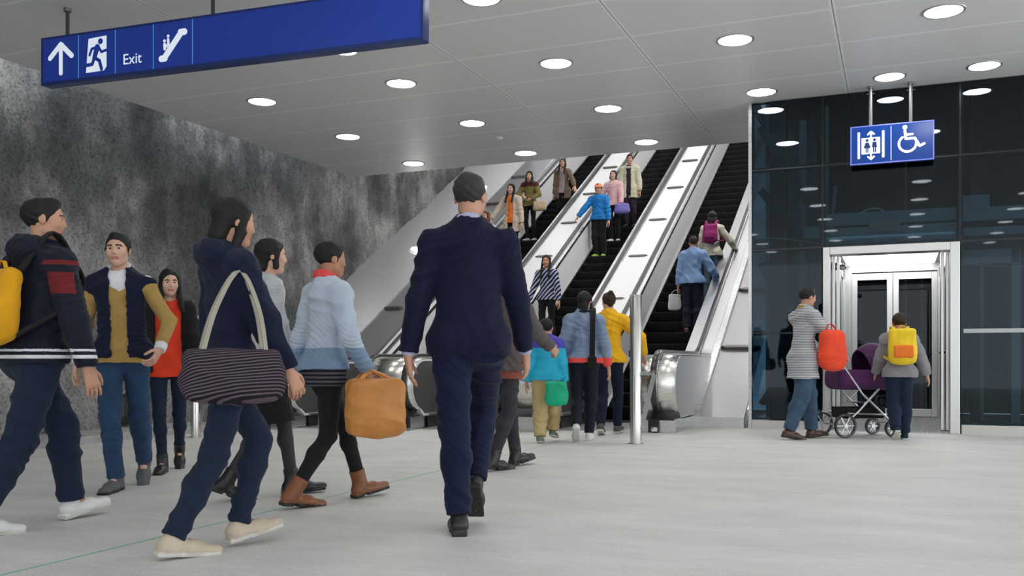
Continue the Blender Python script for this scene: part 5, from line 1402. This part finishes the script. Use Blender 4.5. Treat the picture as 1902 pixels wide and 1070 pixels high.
# ---- child in turquoise
f = Figure('small child in a bright blue jacket and khaki trousers walking away', (-3.62, 9.72, -0.022), -14, 1.34, dict(L=(-0.07, -0.10, 0, -4, 4), R=(0.07, 0.22, 0.05, 4, 10)),
           dict(R=DN('R', 0.27, 0.10, 0.82), L=DN('L', 0.29, -0.02, 0.82)), lean=4, headk=1.22, girth=1.08, vox=0.008, neckf=0.8)
f.top('jacket', [TURQ, BLUEV], t=0.040, hem=0.03, cuff=0.95, amp=0.0105, seed=91, zone=zones_z((float(f.chest[2]) - 0.02, 3, 1)), hood=True)
f.trousers('trousers', KHAKI, t=0.022, knee=0.02, amp=0.0090, seed=92); f.hair(HBLK, 'short'); f.shoes(cloth('sage_sneaker', (0.20, 0.23, 0.17)), SOLE, 'sneaker')
bag(f, 'carrier_bag', 'green and turquoise carrier bag held low beside the small child', 'bag', (0.16, -0.20, 0.56), (0.24, 0.10, 0.26), GREENB, handle=(0.20, -0.03, 0.72), rz=10, hw=0.016, hm=TURQ)

# ---- denim jacket
f = Figure('dark-haired woman in a faded denim jacket with a red hem band, walking away', (-3.27, 10.02, -0.015), -8, 1.67, dict(R=(0.07, 0.06, 0.0, 4, 0), L=(-0.08, -0.30, 0.03, -4, 45)),
           dict(R=DN('R', 0.30, 0.04, 0.80), L=DN('L', 0.30, 0.08, 0.82)), lean=4, head=(-14, 0), vox=0.008, shoulder=1.0)
hz0 = float(f.pel[2])
f.top('denim_jacket', [cloth('faded_denim', (0.22, 0.30, 0.42), noise=0.35), CORAL], t=0.036, hem=0.01, cuff=0.95, amp=0.0105, seed=101, zone=zones_z((hz0 - 0.2, hz0 + 0.035, 1)))
f.collar('black_hood', BLACK, r=0.04, h=0.005); f.trousers('trousers', NAVY2, t=0.014, knee=0.006, amp=0.0060); f.hair(HBLK, 'bob'); f.shoes(WHSH, SOLE, 'sneaker')
t = at_fig(f, 'sling_strap', 'black shoulder strap and flat pouch across the denim jacket back', 'bag')
strap('strap', [f.chest + f.T @ V3(0.10, 0.10, 0.08), f.sho_c + f.T @ V3(0.10, -0.02, 0.095), f.chest + f.T @ V3(0.105, -0.175, 0.0), f.waist + f.T @ V3(0.10, -0.17, 0.0), f.waist + f.T @ V3(0.10, -0.165, -0.12)], 0.06, 0.012, BLACK, t)
q = Field(); q.box(f.waist + f.T @ V3(0.10, -0.175, -0.13), (0.05, 0.02, 0.07), rnd=0.018); skin_obj('pouch', q, 0.008, BLACK, t)

# ---- yellow sweater
f = Figure('person in a bright yellow sweater with a hair bun, reaching for the escalator rail', (-3.27, 11.00, -0.015), -16, 1.74, dict(L=(-0.08, -0.16, 0.0, -4, 18), R=(0.08, 0.24, 0.02, 4, -4)),
           dict(R=dict(p=(0.40, 0.18, 0.99), n=(-0.3, 0.1, -1), pole=(1, -0.6, -0.3)), L=DN('L', 0.28, 0.10, 0.80)), lean=3, head=(28, 0), vox=0.008, skin=SKIN2)
f.top('sweater', YEL, t=0.036, hem=0.03, cuff=0.95, amp=0.0120, seed=111); f.trousers('trousers', NAVY, t=0.014, amp=0.0060); f.hair(HBRN, 'bun'); f.shoes(cloth('mouse_grey_shoe', (0.10, 0.10, 0.10)), SOLE, 'sneaker')

# ---- parent with the pushchair
f = Figure('adult in a long grey striped top and jeans, pushing the purple pushchair', (-1.00, 11.04, 0), -70, 1.72, dict(R=(0.06, -0.22, 0.0, 4, 10), L=(-0.07, 0.20, 0.02, -6, -4)),
           dict(R=dict(p=(0.20, 0.40, 0.98), n=(0, 0.2, -1), curl=1.1, thumb=(-1, 0, 0)), L=dict(p=(-0.20, 0.40, 0.98), n=(0, 0.2, -1), curl=1.1, thumb=(1, 0, 0))), lean=5, head=(0, -6), vox=0.008, girth=1.04)
f.top('striped_top', STRIPE, t=0.030, hem=0.22, flare=0.05, cuff=0.94, amp=0.0090, seed=121); f.trousers('jeans', cloth('worn_jeans', (0.045, 0.085, 0.14), noise=0.3), t=0.022, knee=0.018, hemr=0.075, amp=0.0075)
f.collar('scarf', cloth('ochre_scarf', (0.34, 0.20, 0.03)), r=0.032, h=0.01); f.hair(HBLK, 'short'); f.shoes(BRSH, SOLEK, 'shoe')
PAR = f
t = at_fig(f, 'child_seat_bag', 'rounded coral-red bag hanging between the striped top and the pushchair hood', 'bag')
q = Field(); q.box((0.27, 0.19, 1.01), (0.09, 0.155, 0.225), rnd=0.085); q.ell((0.27, 0.20, 0.95), (0.105, 0.17, 0.17), k=0.05); skin_obj('bag_body', q, 0.008, cloth('coral_orange_bag', (0.85, 0.075, 0.03)), t, amp=0.0060)
strap('handle', [(0.26, 0.12, 1.22), (0.24, 0.16, 1.29), (0.24, 0.22, 1.29), (0.26, 0.26, 1.22)], 0.02, 0.008, RED, t, side=(1, 0, 0))

# ---- child with the yellow backpack
f = Figure('child in a grey sweatshirt and dark jeans beside the pushchair, back to the viewer', (0.02, 11.43, 0), -14, 1.39, dict(R=(0.075, 0.00, 0, 6, 0), L=(-0.08, -0.26, 0.02, -4, 34)),
           dict(R=dict(p=(0.42, 0.10, 0.80), pole=(0.8, -0.8, -0.1)), L=dict(p=(-0.30, 0.26, 0.92))), lean=4, headk=1.20, girth=1.06, vox=0.0078, neckf=0.8)
f.top('sweatshirt', GREYC, t=0.036, hem=0.05, cuff=0.93, amp=0.0105, seed=131); f.trousers('jeans', INDIGO, t=0.018, knee=0.012, amp=0.0075); f.hair(HBRN, 'short'); f.shoes(cloth('teal_black_sneaker', (0.012, 0.03, 0.035)), SOLE, 'sneaker')
backpack(f, 'bright yellow backpack with an orange pocket worn by the child at the lift', cloth('lemon_nylon', (0.85, 0.60, 0.02), 0.5), pocket=ORNG, w=0.36, h=0.50, d=0.19)

# ================================================================ riders on the escalators
TO_US, AWAY = 157.5, -22.5
# going down, left flight
f = Figure('red-haired woman in a white top, low on the leftmost escalator behind the suit', (-8.02, 17.93, 2.297), TO_US, 1.74, STAND, dict(R=dict(p=(0.36, 0.22, 0.95), n=(0, 0.2, -1)), L=DN('L')), lean=2, head=(-8, 0), vox=0.0095, skin=SKIN2, girth=0.92, shoulder=0.92)
f.top('top', WHITEC, t=0.02, hem=0.05, cuff=0.9, amp=0.0075, seed=141); f.trousers('trousers', INDIGO, t=0.012, amp=0.0060); f.hair(HRED, 'long', 0.16); f.shoes(BRSH, SOLEK)
f = Figure('long-haired woman in an open cream coat over an orange top on the leftmost escalator', (-8.01, 19.32, 3.097), TO_US, 1.76, STAND, dict(R=dict(p=(0.42, 0.22, 0.95), n=(0, 0.2, -1)), L=DN('L', 0.27, 0.04, 0.78)), lean=2, head=(-4, -4), vox=0.0095, skin=SKIN2, girth=0.95, shoulder=0.95)
f.top('blouse', ORNG, t=0.014, hem=0.04, cuff=0, amp=0.0045); f.top('coat', BEIGE, t=0.032, hem=0.24, flare=0.03, cuff=0.95, open_front=0.062, neck=0.03, amp=0.0090, seed=151); f.trousers('trousers', BLACK, t=0.008, amp=0.0045); f.hair(HBLK, 'long', 0.30); f.shoes(LEATHB, SOLEK)
f = Figure('woman in a maroon scarf and olive jacket with white shoes on the leftmost escalator', (-7.98, 20.36, 3.697), TO_US, 1.64, STAND, dict(R=dict(p=(0.10, 0.25, 1.10), pole=(1, -0.4, -0.4), n=(0, 0, -1)), L=dict(p=(-0.12, 0.24, 1.02), pole=(-1, -0.4, -0.4), n=(0, 0, 1))), lean=2, head=(6, -10), vox=0.0095, skin=SKIN2, girth=0.94, shoulder=0.93)
f.top('jacket', [OLIVE, MAROON], t=0.030, hem=0.05, cuff=0.93, neck=0.02, amp=0.0090, seed=161, zone=zones_z((float(f.chest[2]) - 0.03, 3, 1))); f.collar('scarf', MAROON, r=0.045, h=0.005); f.trousers('trousers', BLACK, t=0.008, amp=0.0045); f.hair(HBLK, 'long', 0.14); f.shoes(WHSH, SOLE, 'sneaker')
bag(f, 'handbag', 'beige handbag on the arm of the woman in the olive jacket', 'bag', (-0.30, 0.14, 0.80), (0.30, 0.12, 0.22), cloth('beige_leather', (0.55, 0.43, 0.28)), handle=(-0.24, 0.10, 1.03), rz=10, hw=0.018)
f = Figure('long-haired woman in a brown open coat over mauve, highest on the leftmost escalator', (-7.40, 21.05, 4.097), TO_US, 1.62, STAND, dict(L=dict(p=(-0.40, 0.24, 0.97), n=(0, 0.2, -1)), R=DN('R')), lean=2, head=(4, 2), vox=0.0095, skin=SKIN, girth=0.94, shoulder=0.93)
f.top('blouse', cloth('mauve_blouse', (0.34, 0.27, 0.27)), t=0.014, hem=0.06, cuff=0, amp=0.0045); f.top('coat', cloth('brown_wool', (0.17, 0.12, 0.085)), t=0.030, hem=0.20, flare=0.02, cuff=0.95, open_front=0.075, neck=0.03, amp=0.0090, seed=171); f.trousers('trousers', BLACK, t=0.008, amp=0.0045); f.hair(HBLK, 'long', 0.28); f.shoes(LEATHB, SOLEK)
# going down, middle flight
f = Figure('boy in a bright blue jacket and an orange cap holding the middle escalator rail', (-5.97, 19.32, 3.138), TO_US, 1.55, STAND, dict(R=dict(p=(0.47, 0.22, 0.97), n=(0, 0.2, -1), pole=(0.6, -1, 0.1)), L=DN('L', 0.28, 0.06, 0.80)), lean=2, head=(-2, -4), vox=0.009, skin=SKIN, headk=1.1, girth=1.04, shoulder=1.05)
f.top('jacket', SKYB, t=0.034, hem=0.03, cuff=0.94, amp=0.0105, seed=181); f.trousers('trousers', BLACK, t=0.018, knee=0.012, amp=0.0075); f.hair(HBLK, 'short'); f.shoes(LIMESH, SOLE, 'sneaker')
q = Field(); h_ = f.hh
q.ell(f.hp(0, -0.06, 0.20), V3(0.385, 0.47, 0.375) * h_, f.HT, k=0.01); q.cut(f.hp(0, 0, 0.17), f.HT @ V3(0, -0.15, -1)); q.cap(f.hp(-0.16, 0.42, 0.19), f.hp(0.16, 0.42, 0.19), 0.17 * h_, flat=(f.HT @ V3(0, 0.2, 1), 0.2), k=0.02)
skin_obj('cap', q, 0.007, cloth('orange_cap', (0.85, 0.28, 0.12)), f.root)
f = Figure('woman in a pale pink jacket carrying a violet bag, behind the boy in blue', (-5.84, 20.01, 3.538), TO_US, 1.57, STAND, dict(L=dict(p=(-0.24, 0.18, 0.86)), R=dict(p=(0.38, 0.2, 1.0), n=(0, 0.2, -1))), lean=2, head=(-6, 6), vox=0.0095, skin=SKIN2, girth=0.98, shoulder=0.95, headk=1.05)
f.top('jacket', PINK, t=0.034, hem=0.03, cuff=0.94, amp=0.0105, seed=191, neck=0.02); f.trousers('trousers', BLACK, t=0.010, amp=0.0045); f.hair(HBLK, 'bob'); f.shoes(WHSH, SOLE, 'sneaker')
bag(f, 'handbag', 'violet handbag held by the woman in the pale pink jacket', 'bag', (-0.25, 0.20, 0.70), (0.32, 0.13, 0.22), VIOLET, handle=(-0.24, 0.18, 0.84), rz=10, hw=0.018)
f = Figure('woman in a long cream coat and grey-blue scarf, highest on the middle escalator', (-5.66, 20.70, 3.938), TO_US, 1.66, STAND, dict(L=DN('L', 0.27), R=DN('R', 0.26, 0.10, 0.80)), lean=2, head=(12, -4), vox=0.0095, skin=SKIN, girth=1.0, shoulder=1.0)
f.top('dress', cloth('dark_plum', (0.035, 0.015, 0.035)), t=0.014, hem=0.10, cuff=0, amp=0.0045); f.top('coat', CREAM, t=0.034, hem=0.22, flare=0.04, cuff=0.95, open_front=0.055, neck=0.03, amp=0.0105, seed=201); f.collar('scarf', cloth('grey_blue_scarf', (0.40, 0.47, 0.47)), r=0.046, h=0.0); f.trousers('leggings', cloth('plum_leggings', (0.04, 0.022, 0.05)), t=0.006, amp=0); f.hair(HBRN, 'short'); f.shoes(LEATHB, SOLEK)
f = Figure('long-haired woman in a navy top with white diagonal stripes, lowest on the middle escalator', (-5.88, 15.85, 1.138), TO_US, 1.66, STAND, dict(L=DN('L', 0.27, 0.05, 0.80), R=dict(p=(0.30, 0.16, 0.90))), lean=2, head=(4, -2), vox=0.0088, skin=SKIN, girth=0.96, shoulder=0.95)
f.top('patterned_top', DIAG, t=0.024, hem=0.02, cuff=0.93, amp=0.0075, seed=211); f.trousers('trousers', BLACK, t=0.010, amp=0.0060); f.hair(HBLK, 'long', 0.30); f.shoes(LEATHB, SOLEK)
# going up, right flight
f = Figure('person in a periwinkle blue sweater and navy trousers going up the rightmost escalator', (-3.30, 16.20, 1.378), AWAY, 1.68, STAND, dict(R=dict(p=(0.40, 0.24, 0.97), n=(0, 0.2, -1)), L=DN('L', 0.28, 0.02, 0.80)), lean=5, head=(4, 2), vox=0.0088, skin=SKIN, girth=1.08, shoulder=1.05)
f.top('sweater', SWB, t=0.036, hem=0.03, cuff=0.94, amp=0.0120, seed=221); f.collar('white_collar', WHITEC, r=0.016, h=0.03); f.trousers('trousers', NAVY2, t=0.018, knee=0.01, amp=0.0060); f.hair(HBRN, 'short'); f.shoes(BRSH, SOLEK)
bag(f, 'carrier_bag', 'white carrier bag in the left hand of the rider in periwinkle blue', 'bag', (-0.33, 0.05, 0.55), (0.22, 0.07, 0.28), WHITEC, handle=(-0.30, 0.03, 0.76), rz=30, hw=0.014)
f = Figure('long-haired woman in a cream top with a magenta backpack, upper rider on the rightmost escalator', (-3.16, 17.24, 1.978), AWAY, 1.66, STAND, dict(R=dict(p=(0.42, 0.28, 1.0), n=(0, 0.2, -1), pole=(0.6, -1, 0.1)), L=DN('L')), lean=4, head=(10, 2), vox=0.0092, skin=SKIN2, girth=0.96, shoulder=0.95)
f.top('top', cloth('ivory_cloth', (0.60, 0.57, 0.46)), t=0.030, hem=0.04, cuff=0.93, amp=0.0105, seed=231); f.trousers('jeans', cloth('teal_jeans', (0.05, 0.10, 0.13)), t=0.010, amp=0.0060); f.hair(HBLK, 'long', 0.34, front=False); f.shoes(BRSH, SOLEK)
backpack(f, 'magenta backpack on the woman in the cream top riding up', MAG, w=0.27, h=0.36, d=0.13)

# ================================================================ the pushchair
t = thing('pushchair', 'purple hooded pushchair with a grey frame, between the striped top and the child', 'pushchair', (-0.45, 11.72, 0), R(22.5 - 78))
PP = cloth('purple_canvas', (0.075, 0.018, 0.085), 0.7); ALU = steel_mat('pushchair_frame', (0.60, 0.60, 0.61), 0.3)
# local: +y is the travel direction
q = Field(); q.box((0, 0.05, 0.68), (0.21, 0.38, 0.13), rnd=0.09); q.box((0, 0.05, 0.80), (0.175, 0.34, 0.12), rnd=0.06, op='s', k=0.01)
skin_obj('carrycot', q, 0.009, PP, t, amp=0.0045)
q = Field(); q.ell((0, 0.20, 0.80), (0.235, 0.27, 0.30)); q.ell((0, 0.165, 0.78), (0.212, 0.262, 0.275), op='s', k=0.004); q.cut((0, 0.06, 0.8), (0, -1, -0.25)); q.cut((0, 0, 0.74), (0, 0, -1))
skin_obj('hood', q, 0.008, PP, t, amp=0.0030)
q = Field(); q.box((0, 0.05, 0.74), (0.16, 0.30, 0.04), rnd=0.035); skin_obj('blanket', q, 0.01, BLACK, t, amp=0.0060)
fr = MB()
for sx in (-0.20, 0.20):
    fr.tube([(sx, -0.46, 1.02), (sx, -0.36, 0.92), (sx, -0.05, 0.50), (sx, 0.34, 0.16)], 0.014, 10); fr.tube([(sx, 0.16, 0.56), (sx, -0.10, 0.30), (sx, -0.30, 0.14)], 0.013, 10); fr.tube([(sx, -0.24, 0.28), (sx, 0.30, 0.26)], 0.010, 8)
fr.tube([(-0.20, -0.46, 1.02), (0.20, -0.46, 1.02)], 0.017, 12); fr.tube([(-0.2, 0.34, 0.16), (0.2, 0.34, 0.16)], 0.011, 8); fr.tube([(-0.24, -0.30, 0.14), (0.24, -0.30, 0.14)], 0.011, 8); fr.tube([(-0.2, -0.02, 0.40), (0.2, -0.02, 0.40)], 0.011, 8)
fr.build('frame', ALU, t, smooth=True)
q = Field(); q.box((0, 0.02, 0.285), (0.17, 0.26, 0.07), rnd=0.03); q.box((0, 0.02, 0.33), (0.155, 0.245, 0.07), rnd=0.03, op='s', k=0.005); skin_obj('basket', q, 0.009, BLACK, t)
for (x, y, r) in ((-0.25, -0.30, 0.14), (0.25, -0.30, 0.14), (-0.2, 0.34, 0.10), (0.2, 0.34, 0.10)):
    mb = MB(); n = 28; prof = [(r - 0.026, -0.018), (r - 0.008, -0.020), (r, -0.010), (r, 0.010), (r - 0.008, 0.020), (r - 0.026, 0.018)]
    vs = [(x + px, y + rr * math.cos(2 * PI * i / n), r + rr * math.sin(2 * PI * i / n)) for i in range(n) for rr, px in prof]; m_ = len(prof)
    mb.add(vs, [(i * m_ + j, ((i + 1) % n) * m_ + j, ((i + 1) % n) * m_ + (j + 1) % m_, i * m_ + (j + 1) % m_) for i in range(n) for j in range(m_)])
    wl = mb.build('wheel', M['rubber'], t, smooth=True)
    mb = MB(); mb.cyl((x - 0.022, y, r), (x + 0.022, y, r), 0.026, n=16)
    for i in range(6):
        a = 2 * PI * i / 6; mb.bar((x, y, r), (x, y + (r - 0.02) * math.cos(a), r + (r - 0.02) * math.sin(a)), 0.012, 0.012, (1, 0, 0))
    mb.build('hub', ALU, wl)
